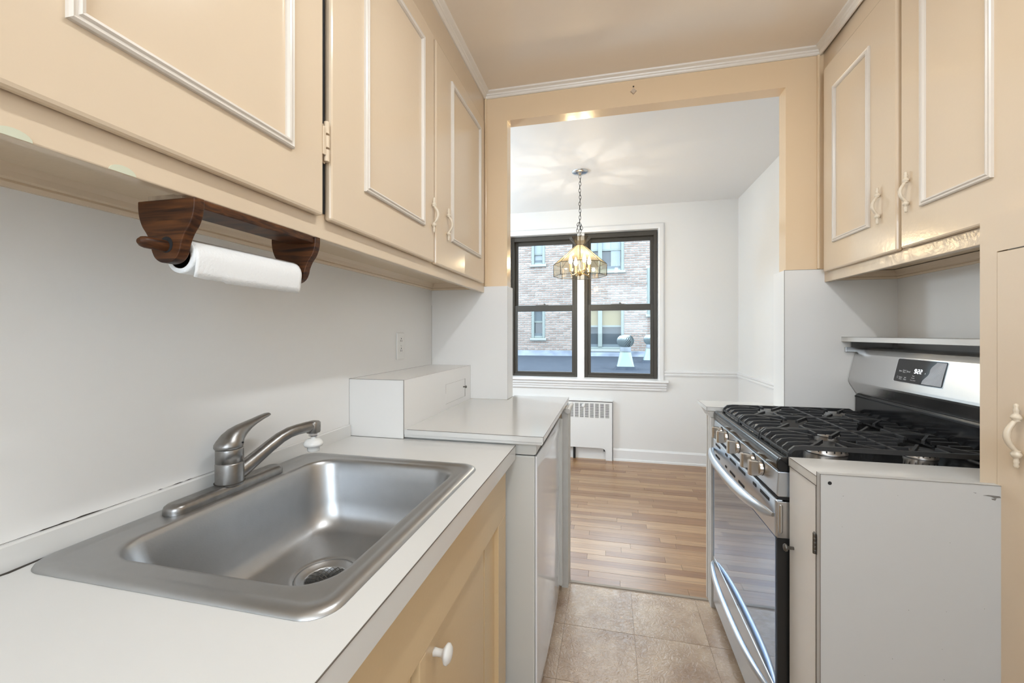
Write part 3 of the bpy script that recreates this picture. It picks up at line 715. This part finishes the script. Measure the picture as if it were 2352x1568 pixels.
# ---- narrow white base cabinet
nb = root('narrow_base_cabinet', (.66, 1.23, 0), 'narrow white laminate base cabinet between the stove and the pantry', 'cabinet')
NX = .489
put('carcass', MB().box(NX+.02, PX-.001, 1.152, 1.310, .0, .882), M_lam, nb)
put('countertop', MB().box(NX-.001, PX-.001, 1.152, 1.315, .8825, .905).box(PX-.001, 1.16, 1.1905, 1.315, .8825, .905), M_lamc, nb)
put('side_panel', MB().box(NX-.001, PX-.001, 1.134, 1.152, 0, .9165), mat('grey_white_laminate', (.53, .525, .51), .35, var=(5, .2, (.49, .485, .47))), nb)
ndr = put('door', box(NX, NX+.018, 1.160, 1.312, .03, .8795), M_lam, nb, .001)
hg = MB()
for i in range(5): hg.lathe([(.0042, -.0048), (.0045, -.004), (.0045, .004), (.0042, .0048)], (NX-.003, 1.1575, .7205+.0100*i), 'z', 10)
hg.box(NX-.0012, NX, 1.150, 1.168, .716, .765)
put('hinge', hg, M_darkhw, ndr)
put('door_knob', MB().lathe([(.0042, 0), (.0042, -.014), (.0095, -.017), (.0105, -.021), (.0085, -.024), (.004, -.0255), (.0005, -.026)], (NX, 1.284, .665), 'x', 16), M_darkhw, ndr, label='round pewter knob')
put('peg_hole', MB().lathe([(.0042, 0), (.0042, .0006)], (.5075, 1.1335, .8965), 'y', 16), M_slot, nb)
mb = MB(); X = NX-.0013
seamline(mb, (X, 1.1545, .03), (X, 1.1545, .8825), .0007); seamline(mb, (X, 1.152, .8815), (X, 1.315, .8815), .0006); seamline(mb, (X, 1.152, .905), (X, 1.315, .905), .0005)
seamline(mb, (X, 1.1337, .0), (X, 1.1337, .9165), .0005); seamline(mb, (X, 1.1337, .9165), (PX-.001, 1.1337, .9165), .0004); seamline(mb, (X, 1.152, .8825), (X, 1.152, .9165), .0004)
put('seam', mb, M_seam, nb)
mb = MB().prism([(.802, .8935), (.812, .8950), (.832, .8940), (.834, .8905), (.822, .8890), (.815, .892)], 'y', 1.1333, 1.134).prism([(.784, .899), (.790, .898), (.789, .8968)], 'y', 1.1333, 1.134).prism([(.817, .8875), (.826, .889), (.824, .884), (.819, .885)], 'y', 1.1333, 1.134)
for i in range(22):
    a, c = R.uniform(.52, .83), R.uniform(.25, .88); s = R.uniform(.0005, .0012); mb.prism([(a, c), (a+s, c+s*.3), (a+s*.8, c+s*1.3), (a-s*.2, c+s)], 'y', 1.1336, 1.134)
put('scuff_marks', mb, M_scuff, nb)

# ---- wall shelf above stove
sh = root('wall_shelf', (1.07, 1.6, 1.217), 'white shelf board just above the stove backguard', 'shelf')
put('board', box(.968, XR, 1.2, YW-.008, 1.2170, 1.2355), M_lamc, sh)
put('cleat', box(.978, 1.12, YW-.022, YW-.0075, 1.173, 1.193), M_canopy, sh, .001)
put('bracket', MB().box(1.0, 1.15, YW-.016, YW-.0075, 1.193, 1.217), M_canopy, sh)
mb = MB(); seamline(mb, (.968, 1.2, 1.2356), (.968, 2.064, 1.2356), .0006); put('seam', mb, M_seam, sh)

# ---- right pass-through counter
pc = root('pass_through_counter', (.8, 2.12, .895), 'short white laminate counter past the far side of the stove', 'countertop')
put('slab', MB().box(.4335, OR-.0085, 2.068, 2.266, .8965, .914).box(OR-.0085, 1.16, 2.192, 2.266, .8965, .914), M_lamc, pc)
mb = MB(); seamline(mb, (.4335, 2.068, .8965), (.4335, 2.068, .914), .0006); seamline(mb, (.4335, 2.068, .914), (.4335, 2.266, .914), .0004); seamline(mb, (.4335, 2.068, .914), (.745, 2.068, .914), .0005)
put('seam', mb, M_seam, pc)

# ================================================================== RANGE
Y0, Y1 = 1.320, 2.060
rg = root('gas_range', (.8, 1.69, 0), 'stainless steel gas range with black cast iron grates', 'stove')
put('body', MB().box(.484, 1.14, Y0+.014, Y1-.003, .03, .862), M_blackside, rg)
put('feet', MB().box(.52, .56, Y0+.03, Y0+.07, 0, .03).box(.52, .56, Y1-.07, Y1-.03, 0, .03).box(1.05, 1.09, Y0+.03, Y0+.07, 0, .03).box(1.05, 1.09, Y1-.07, Y1-.03, 0, .03), M_slot, rg)
# cooktop : shell with rounded front + recessed pan
pp = [(1.02, .861), (.468, .861), (.4635, .863), (.4610, .870), (.4600, .880), (.4603, .888), (.4620, .894), (.4650, .898), (.470, .9003), (.478, .9010), (.492, .9005), (.502, .897), (.512, .892), (1.02, .892)]
o = put('cooktop', MB().prism(pp, 'y', Y0, Y1), M_black, rg, .004)
for p in o.data.polygons: p.use_smooth = len(p.vertices) == 4
o.modifiers['bevel'].harden_normals = True
# control panel
put('control_panel', MB().prism([(.4640, .8605), (.4600, .796), (.464, .789), (.53, .789), (.53, .8605)], 'y', Y0+.001, Y1-.004), M_rangef, rg, .003)
def knob(yc, zc, ang):
    ax = (-.998, 0, -.06)
    mb = MB(); mb.lathe([(.0220, .004), (.0215, -.008), (.0200, -.0105)], (.461, yc, zc), 'x', 24)
    k = put('knob', mb, M_knobst, rg)
    put('knob_skirt', MB().lathe([(.0245, .0055), (.0245, .001), (.022, -.0005)], (.461, yc, zc), 'x', 24), M_slot, k)
    c, s = math.cos(ang), math.sin(ang)
    def rr(x, a, b): return [(x, yc+c*p-s*q, zc+s*p+c*q) for p, q in ((a, b), (-a, b), (-a, -b), (a, -b))]
    g = MB().loft([rr(.4515, .0105, .0225), rr(.430, .0095, .0240), rr(.4240, .0075, .0225)], True, True, False)
    g2 = put('grip', g, M_knobst, k, .002)
    put('mark', MB().box(.4550, .4580, yc-.0213, yc-.0210, zc+.006, zc+.008), M_red, k)
for yc in (1.925, 1.845, 1.690, 1.525, 1.445): knob(yc, .8315, 0)
# oven door
dt = .780
db = put('oven_door', MB().box(.458, .480, Y0+.006, Y1-.006, .673, dt), M_rangef, rg, .004)
put('door_edge', MB().box(.461, .515, Y0+.001, Y0+.006, .673, dt-.004), M_range, rg, .0015)
put('glass_panel', MB().box(.4585, .480, Y0+.008, Y1-.006, .247, .6725), M_glassd, db)
put('door_side', box(.462, .53, Y0+.001, Y0+.008, .04, .673), M_blackside, db)
for i in range(6):
    a = Y0+.05+.112*i; ln = .075 if i not in (1, 4) else .03
    put('vent_slot', box(.4566, .459, a, a+ln, dt-.022, dt-.013), M_slot, db); put('vent_slot', box(.4566, .459, a+.01, a+ln, dt-.070, dt-.062), M_slot, db)
put('vent_gap', box(.4625, .50, Y0+.004, Y1-.004, dt+.0005, .7885), M_slot, rg)
put('edge_emboss', MB().loft([[(.4715+.0045*math.cos(a), Y0+.0008, .727+.0045*math.sin(a)+(.036 if math.sin(a) >= 0 else -.036)) for a in [2*PI*i/24 for i in range(24)]], [(.4715+.0025*math.cos(a), Y0-.0006, .727+.0025*math.sin(a)+(.036 if math.sin(a) >= 0 else -.036)) for a in [2*PI*i/24 for i in range(24)]]], False, True), M_range, db)
def bar(z0, zdip, out, rx, fl, ya, yb, xb=.459):
    p, rd = [], []
    for i in range(25):
        u = -1+2*i/24; k = (1-abs(u)**2.6)
        p.append((xb-.004-out*k**.75, (ya+yb)/2+u*(yb-ya)/2, z0-zdip*k)); rd.append(rx*(.30+.70*k**.35))
    return MB().tube(p, rd, 14, flat=fl)
put('door_handle', bar(.732, .004, .042, .0150, 1.3, Y0+.014, Y1-.014), M_rangef, db)
# drawer
dw = put('drawer', MB().box(.458, .480, Y0+.006, Y1-.006, .036, .243), M_rangef, rg, .004)
put('drawer_handle', bar(.222, .006, .030, .0120, 1.2, Y0+.012, Y1-.012), M_rangef, dw)
put('kick_plate', box(.475, .50, Y0+.01, Y1-.01, .005, .034), M_slot, rg)
# backguard
bg_ = [(1.15, 1.190), (1.040, 1.190), (1.024, 1.183), (1.0145, 1.165), (.991, 1.058), (.990, 1.050), (.9925, 1.043), (1.019, .998), (1.15, .998)]
bgd = put('backguard', MB().prism(bg_, 'y', Y0, Y1), M_range, rg, .002)
put('riser', MB().prism([(1.013, .990), (1.020, .9975), (1.15, .9975), (1.15, .892), (1.006, .892), (1.012, .900)], 'y', Y0+.006, Y1-.006), M_black, rg, .002)
put('riser_groove', box(1.0115, 1.02, Y0+.006, Y1-.006, .984, .989), M_slot, rg)
# display on the sloped face : plane basis
pA = Vector((1.0145, 0, 1.165)); pB = Vector((.991, 0, 1.058)); dn = (pA-pB).normalized(); nr = Vector((-dn.z, 0, dn.x))
def face(y, t, h=0.):
    """point on sloped face: t = distance above the lower edge, h = out of it"""
    q = pB+dn*t+nr*h; return (q.x, y, q.z)
def plate(ya, yb, t0, t1, h0, h1, r=.006):
    o_ = []
    for h in (h0, h1):
        o_.append([face(p[0], p[1], h) for p in rrect(ya, yb, t0, t1, r, 0, 5)])
    return MB().loft(o_, False, True, False)
DYA, DYB, DT0, DT1 = 1.552, 1.778, .024, .105
dp = put('display', plate(DYA, DYB, DT0, DT1, 0, .0012), M_display, bgd)
put('bezel', plate(DYA-.0025, DYB+.004, DT0-.002, DT1+.002, -.0005, .0006), M_bright, bgd)
def text(body, y, t, size, m, name='printing', h=.0016, sp=1.0):
    cu = bpy.data.curves.new('t', 'FONT'); cu.body = body; cu.size = size; cu.align_x = 'CENTER'; cu.align_y = 'CENTER'; cu.space_line = .95; cu.space_character = sp
    o = bpy.data.objects.new('t', cu); COL.objects.link(o)
    bpy.context.view_layer.update()
    me = bpy.data.meshes.new_from_object(o.evaluated_get(bpy.context.evaluated_depsgraph_get()))
    bpy.data.objects.remove(o)
    if not len(me.vertices): return
    mb = MB(); mb.add([face(y-v.co.x, t+v.co.y, h) for v in me.vertices], [tuple(p.vertices) for p in me.polygons])
    return put(name, mb, m, dp)
# seven segment clock
def seg_digit(y, t, hgt, on):
    wd = hgt*.55; th = hgt*.15; mb = MB()
    S = {'a': (-.5, .5, .5, .5), 'd': (-.5, -.5, .5, -.5), 'g': (-.5, 0, .5, 0), 'f': (-.5, 0, -.5, .5), 'b': (.5, 0, .5, .5), 'e': (-.5, -.5, -.5, 0), 'c': (.5, -.5, .5, 0)}
    for s_ in on:
        x0, y0, x1, y1 = S[s_]; x0 *= wd; x1 *= wd; y0 *= hgt; y1 *= hgt
        e = th/2
        if y0 == y1: q = [(x0+e*.4, y0-e), (x1-e*.4, y0-e), (x1-e*.4, y0+e), (x0+e*.4, y0+e)]
        else: q = [(x0-e, y0+e*.4), (x0+e, y0+e*.4), (x0+e, y1-e*.4), (x0-e, y1-e*.4)]
        mb.add([face(y-a-b*.12, t+b, .0018) for a, b in q], [(0, 1, 2, 3)])
    return put('clock_digit', mb, M_led, dp)
cy = 1.667; ct = .0665
seg_digit(cy+.0130, ct, .0125, 'abcdfg'); seg_digit(cy-.0005, ct, .0125, 'abged'); seg_digit(cy-.0125, ct, .0125, 'abged')
put('clock_colon', MB().add([face(cy+.0065+a, ct+b, .0018) for a, b in ((0, .003), (.0014, .003), (.0014, .0044), (0, .0044), (.0004, -.0044), (.0018, -.0044), (.0018, -.003), (.0004, -.003))], [(0, 1, 2, 3), (4, 5, 6, 7)]), M_led, dp)
text('Bake', 1.752, .0620, .0075, M_text); text('Quick\nBake', 1.733, .0620, .0065, M_text); text('Broil', 1.711, .0620, .0080, M_text)
text('Steam\nClean', 1.744, .0370, .0065, M_text); text('Self\nClean', 1.722, .0370, .0065, M_text)
text('Oven', 1.684, .0490, .0050, M_text); text('Preheat', 1.684, .0420, .0050, M_text); text('Door Locked', 1.682, .0345, .0045, M_text)
text('^', 1.634, .0600, .0120, M_text)
put('divider', MB().add([face(1.7215+a, .0620+b, .0016) for a, b in ((0, -.006), (.0005, -.006), (.0005, .006), (0, .006))], [(0, 1, 2, 3)]), M_text, dp)
bpts = [(math.sin(a)*.0032, math.cos(a)*.0032) for a in [PI*.8*(-1+2*i/14) for i in range(15)]]+[(.0012, -.0052), (-.0012, -.0052)]
mb = MB(); nb_ = len(bpts)
mb.add([face(1.760+p[0]*s_, .0400+p[1]*s_, .0016) for s_ in (1, .8) for p in bpts], [(i, (i+1) % nb_, nb_+(i+1) % nb_, nb_+i) for i in range(nb_)])
put('lamp_icon', mb, M_text, dp)
# peeling film over the right end
fl_ = []
for i in range(13):
    t_ = DT0+.003+(DT1-DT0-.006)*i/12
    ya = DYA+.004; yb = 1.640-.040*(i/12)**1.0+.004*math.sin(i*.9)
    fl_.append([face(ya+(yb-ya)*j/14, t_, .0018+.0003*math.sin(j*.5+i*.35)) for j in range(15)])
put('peeling_film', MB().loft(fl_, False, False, True, closed=False), M_film, dp)

# burners
def burner(x, y, r):
    b = put('burner', MB().lathe([(r*1.08, .8925), (r*1.06, .897), (r*1.0, .8985), (r*.98, .908), (r*.9, .910)], (x, y, 0), 'z', 28), M_burn, rg)
    put('burner_cap', MB().lathe([(r*1.02, .9085), (r*1.05, .911), (r*1.0, .9145), (r*.6, .916), (.001, .9165)], (x, y, 0), 'z', 28), M_iron, b)
    mb = MB()
    for i in range(16):
        a = 2*PI*i/16; mb.box(x+r*.985*math.cos(a)-.0015, x+r*.985*math.cos(a)+.0015, y+r*.985*math.sin(a)-.0015, y+r*.985*math.sin(a)+.0015, .899, .908)
    put('flame_ports', mb, M_slot, b)
burner(.640, 1.452, .050); burner(.880, 1.452, .036); burner(.760, 1.690, .044); burner(.640, 1.930, .042); burner(.880, 1.930, .038)
# grates: three cast iron sections
def ibar(mb, pts, wd=.0075, hh=.0105):
    """bar of rectangular section along pts (top line)"""
    pts = [Vector(p) for p in pts]; k = len(pts); lo = []
    for i, p in enumerate(pts):
        t = (pts[min(i+1, k-1)]-pts[max(i-1, 0)]); t.z = 0
        if t.length < 1e-6: t = Vector((1, 0, 0))
        t.normalize(); sd = Vector((-t.y, t.x, 0))*wd/2
        lo.append([tuple(p+sd), tuple(p-sd), tuple(p-sd*1.15-Vector((0, 0, hh))), tuple(p+sd*1.15-Vector((0, 0, hh)))])
    mb.loft(lo, True, True, False)
GT = .9335
def grate(ya, yb, bars, bx, cy_):
    g = put('grate', MB(), M_iron, rg) if False else None
    mb = MB()
    ys = [ya+.006+(yb-ya-.012)*i/(bars-1) for i in range(bars)]
    for i, yy in enumerate(ys):
        tip = [(.497, yy, .906), (.498, yy, .918), (.512, yy, .9305), (.535, yy, GT)]
        if i in (0, bars-1):
            ibar(mb, tip+[(.76, yy, GT), (.985, yy, GT), (.998, yy, .926), (1.0, yy, .906)], .009, .0125)
        elif i == bars//2:
            ibar(mb, tip+[(.60, yy, GT)]); ibar(mb, [(.68, yy, GT), (.84, yy, GT)]); ibar(mb, [(.92, yy, GT), (.985, yy, GT), (1.0, yy, .915)])
        else:
            ibar(mb, tip+[(.585, yy, GT)]); ibar(mb, [(.71, yy, GT), (.81, yy, GT)]); ibar(mb, [(.935, yy, GT), (.985, yy, GT), (1.0, yy, .915)])
    for x in (.500, .998):
        ibar(mb, [(x, ya+.006, .911), (x, yb-.006, .911)], .008, .008)
    ibar(mb, [(.760, ya+.006, GT), (.760, yb-.006, GT)], .009, .012)
    ym = (ya+yb)/2
    for cx_ in (.640, .880):
        for sx, sy in ((1, 1), (1, -1), (-1, 1), (-1, -1)):
            x2, y2 = cx_+sx*.085, ym+sy*(yb-ya)*.5-sy*.008
            ibar(mb, [(x2, y2, GT), (cx_+sx*.055, ym+sy*.070, GT), (cx_+sx*.024, ym+sy*.028, GT+.0005)])
        ibar(mb, [(cx_, ya+.006, GT), (cx_, ya+.055, GT+.001)]); ibar(mb, [(cx_, yb-.006, GT), (cx_, yb-.055, GT+.001)])
    for x in (.50, .998):
        for yy in (ya+.008, yb-.008): mb.box(x-.005, x+.005, yy-.006, yy+.006, .893, .911)
    return put('grate', mb, M_iron, rg, .0012, 1)
grate(1.336, 1.572, 6, 0, 0); grate(1.576, 1.806, 5, 0, 0); grate(1.810, 2.046, 5, 0, 0)

# ================================================================== SMALL KITCHEN THINGS
# ---- paper towel holder
PHX = -.664
ph = root('paper_towel_holder', (PHX, .64, 1.45), 'dark stained wooden paper towel holder under the left cabinet', 'holder')
half = [(.0, -.092), (.012, -.090), (.022, -.083), (.028, -.072), (.031, -.060), (.038, -.046), (.047, -.034), (.053, -.020), (.0555, -.006), (.0555, .006)]
def smooth(p, k=4):
    out = []
    for i in range(len(p)-1):
        a, b, c, d = p[max(i-1, 0)], p[i], p[i+1], p[min(i+2, len(p)-1)]
        for j in range(k):
            t = j/k; out.append(tuple(.5*(2*b[q]+(c[q]-a[q])*t+(2*a[q]-5*b[q]+4*c[q]-d[q])*t*t+(3*b[q]-a[q]-3*c[q]+d[q])*t**3) for q in (0, 1)))
    return out+[p[-1]]
half = smooth(half)
def cheek(y0, y1):
    pts = [(PHX+a, 1.4505+b) for a, b in half]+[(PHX-a, 1.4505+b) for a, b in reversed(half[1:])]
    return MB().prism(pts, 'y', y0, y1)
put('cheek', cheek(.504, .5205), M_dwood, ph, .0015); put('cheek', cheek(.770, .7855), M_dwood, ph, .0015)
put('top_rail', box(PHX-.010, PHX+.052, .5205, .770, 1.4425, 1.4565), M_dwood, ph, .0015)
put('spacer_block', box(PHX-.045, PHX+.022, .512, .56, 1.4568, 1.466), mat('peach_smeared_wood', (.55, .44, .32), .6, var=(30, .8, (.25, .17, .11))), ph, label='paint-smeared spacer block')
put('rod', MB().tube([(PHX, .466, 1.3845), (PHX, .470, 1.3845), (PHX, .475, 1.3845), (PHX, .80, 1.3845), (PHX, .803, 1.3845)], [.004, .0075, .0088, .0088, .006], 14), M_dwood, ph)
put('rod_hole', MB().lathe([(.0125, 0), (.0125, .0006)], (PHX+.002, .5035, 1.3865), 'y', 18), M_slot, ph)
# ---- roll
TZ = 1.374
tr = root('paper_towel_roll', (PHX, .645, TZ), 'nearly used white paper towel roll hanging in the wooden holder', 'paper towel')
put('paper', MB().lathe([(.0205, .527), (.0275, .527), (.0280, .530), (.0280, .760), (.0275, .763), (.0205, .763)], (PHX, 0, TZ), 'y', 36, False, False), M_paper, tr)
put('core', MB().lathe([(.0200, .5272), (.0205, .5265), (.0205, .7635), (.0200, .7630)], (PHX, 0, TZ), 'y', 30, False, False), M_card, tr)
lo = []
ny = 40
for j in range(9):
    l = []
    for i in range(ny+1):
        yy = .530+.232*i/ny; u = j/8
        edge = .0215+.0004*math.sin(i*2.1)+R.uniform(-.0004, .0004)+(.0025 if i > 9 else 0)+(-.002 if i < 2 else 0)
        if u < .7: ang = 1.25-1.55*u/.7; p = (PHX+.0284*math.cos(ang), yy, TZ+.0284*math.sin(ang))
        else:
            q = (u-.7)/.3; p = (PHX+.0284*math.cos(.30)-.004*q*q, yy, TZ-.0084-(edge+.006)*q)
        l.append(p)
    lo.append(l)
o = put('loose_sheet', MB().loft(lo, False, False, True, closed=False), M_paper, tr)
s_ = o.modifiers.new('solid', 'SOLIDIFY'); s_.thickness = .0006
# ---- painted nub on the header
nbk = root('ceiling_hook_nub', (.111, YW, 2.407), 'small painted-over diamond nub on the header under the crown', 'hook')
mb = MB(); mb.loft([[(.111+.0155*math.cos(a), YW-.0, 2.405+.0165*math.sin(a)) for a in [2*PI*i/4 for i in range(4)]], [(.111+.0125*math.cos(a), YW-.006, 2.405+.0135*math.sin(a)) for a in [2*PI*i/4 for i in range(4)]]], False, True, False)
put('plate', mb, mat('dusty_peach', (.60, .47, .35), .5), nbk, .001)
put('nail', MB().lathe([(.0025, 0), (.0035, -.004), (.001, -.005)], (.111, YW, 2.4265), 'y', 8), M_grime, nbk)

# ================================================================== DINING ROOM THINGS
# ---- radiator cover
rd = root('radiator_cover', (-.45, 4.24, 0), 'white metal radiator cover with slotted grille below the window', 'radiator')
M_rad = mat('white_radiator_enamel', (.82, .82, .81), .4)
RX0, RX1, RYF = -.93, .030, 4.220
mb = MB().box(RX0, RX1, RYF, RYF+.004, .118, .415).box(RX0, RX1, RYF, RYF+.004, .557, .572).box(RX1-.067, RX1, RYF, RYF+.004, 0, .118).box(RX0, RX0+.067, RYF, RYF+.004, 0, .118)
cols = 18; cw, cp = .0362, .0497; xr = RX1-.034
mb.box(xr, RX1, RYF, RYF+.004, .415, .557)
for i in range(cols):
    b = xr-cp*i; mb.box(b-cp, b-cw, RYF, RYF+.004, .415, .557)
mb.box(RX0, xr-cp*cols, RYF, RYF+.004, .415, .557) if xr-cp*cols > RX0 else None
mb.box(RX0, RX0+.004, RYF, 4.2575, 0, .572).box(RX1-.004, RX1, RYF, 4.2575, 0, .572)
# rounded corner webs of the cut-out
for sx, xx in ((-1, RX1-.067), (1, RX0+.067)):
    mb.prism([(xx, .118), (xx, .075)]+[(xx+sx*.04*(1-math.cos(a)), .075+.043*math.sin(a)) for a in (.3, .6, .9, 1.2)]+[(xx+sx*.04, .118)], 'y', RYF, RYF+.004)
put('front_panel', mb, M_rad, rd)
put('top_plate', box(RX0-.002, RX1+.002, RYF-.002, 4.2575, .579, .588), M_rad, rd, .002)
put('top_gap', box(RX0+.005, RX1-.004, RYF+.003, RYF+.02, .572, .579), M_slot, rd)
put('grille_back', box(RX0+.005, RX1-.005, RYF+.018, RYF+.020, .40, .572), mat('dim_grey', (.05, .05, .048), .8), rd)
for i in range(cols):
    b = xr-cp*i; m2 = MB()
    for j in range(16):
        z = .4165+.0089*j; m2.box(b-cw, b, RYF+.0005, RYF+.0035, z, z+.0040)
    put('louver', m2, M_rad, rd)
put('valve_knob', MB().lathe([(.016, 0), (.016, -.006), (.012, -.008)], (-.255, RYF, .535), 'y', 20), M_rad, rd)
put('pipe_foot', MB().tube([(-.345, 4.243, .0), (-.345, 4.243, .14)], .012, 10).tube([(-.05, 4.243, .085), (-.05, 4.243, .14)], .008, 8), M_slot, rd)

# ---- chandelier
CX, CY = -.223, 3.27
ch = root('chandelier', (CX, CY, 2.505), 'octagonal amber glass chandelier on a black chain in the dining room', 'chandelier')
put('canopy', MB().lathe([(.064, 2.5045), (.064, 2.500), (.058, 2.493), (.040, 2.486), (.015, 2.482), (.010, 2.476), (.001, 2.475)], (CX, CY, 0), 'z', 32), M_canopy, ch)
ang0 = math.atan2(-CY, -CX)   # one corner of the octagon towards the kitchen
def octp(r, z, k=8): return [Vector((CX+r*math.cos(ang0+2*PI*i/k), CY+r*math.sin(ang0+2*PI*i/k), z)) for i in range(k)]
def link(z, ln, rw, rot, dx=0, dy=0, tl=0):
    mb = MB(); pts = []
    for i in range(17):
        a = 2*PI*i/16; x = rw*math.cos(a); zz = (ln/2)*math.sin(a)*(1-.12*abs(math.cos(a)))
        p = Vector((x*math.cos(rot), x*math.sin(rot), zz)); p = Matrix.Rotation(tl, 3, 'Y') @ p; pts.append((CX+dx+p.x, CY+dy+p.y, z+p.z))
    mb.tube(pts, .0019, 6, caps=False, up=(math.sin(rot), -math.cos(rot), .01))
    return put('chain_link', mb, M_blackm, ch)
z = 2.462; i = 0
while z > 2.02: link(z, .034, .0085, .5+(PI/2.4)*(i % 2), .002*math.sin(i*1.3), 0, .06*math.sin(i*2.1)); z -= .0262; i += 1
for j, (dx, zz, tl) in enumerate(((-.013, 2.095, .35), (-.019, 2.072, .1), (-.018, 2.045, -.15), (.010, 2.090, -.4), (.013, 2.065, -.1), (.010, 2.040, .2))): link(zz, .032, .0085, .4+1.2*(j % 2), dx, -.006, tl)
T, N_, W_, B_ = octp(.088, 1.990), octp(.036, 1.930), octp(.202, 1.786), octp(.202, 1.694)
def ring_panels(a, b, m, name):
    for i in range(8):
        j = (i+1) % 8; c = (a[i]+a[j]+b[i]+b[j])/4
        put(name, MB().add([a[i], a[j], b[j], b[i]], [(0, 1, 2, 3)]), m, ch)
ring_panels(T, N_, M_collar, 'collar_pane'); ring_panels(N_, W_, M_amber, 'shade_pane'); ring_panels(W_, B_, M_smoke, 'skirt_pane')
mb = MB()
def came(a, b, r=.0022): mb.tube([a, b], r, 6)
for i in range(8):
    j = (i+1) % 8
    came(T[i], N_[i]); came(N_[i], W_[i]); came(W_[i], B_[i], .003); came(W_[i], W_[j]); came(B_[i], B_[j], .0017); came(N_[i], N_[j], .0018)
put('lead_came', mb, M_blackm, ch)
put('stem', MB().lathe([(.005, 2.02), (.005, 1.93), (.008, 1.92), (.008, 1.75), (.016, 1.735), (.020, 1.715), (.014, 1.703), (.005, 1.697), (.001, 1.690)], (CX, CY, 0), 'z', 16), M_brass, ch)
put('stem_cap', MB().lathe([(.014, 2.004), (.014, 2.016), (.006, 2.02)], (CX, CY, 0), 'z', 14), M_canopy, ch)
for k in range(4):
    a = ang0+PI/4*.55+PI/2*k; c, s = math.cos(a), math.sin(a)
    def q(r, z): return (CX+r*c, CY+r*s, z)
    arm = put('arm', MB().tube([q(.012, 1.722), q(.030, 1.716), q(.050, 1.704), q(.066, 1.703), q(.076, 1.714), q(.078, 1.728)], .0035, 8), M_brass, ch)
    put('candle_sleeve', MB().lathe([(.016, 1.726), (.017, 1.730), (.011, 1.734), (.0105, 1.786), (.008, 1.788)], (q(.078, 0)[0], q(.078, 0)[1], 0), 'z', 14), M_brass, arm)
    put('bulb', MB().lathe([(.0065, 1.787), (.0125, 1.797), (.0150, 1.808), (.0130, 1.824), (.0065, 1.842), (.0008, 1.856)], (q(.078, 0)[0], q(.078, 0)[1], 0), 'z', 14), M_bulb, arm)
    lamp('candle_lamp', 'POINT', q(.078, 1.815), 3.6, (1.0, .92, .80), .004)
bpy.context.view_layer.update()
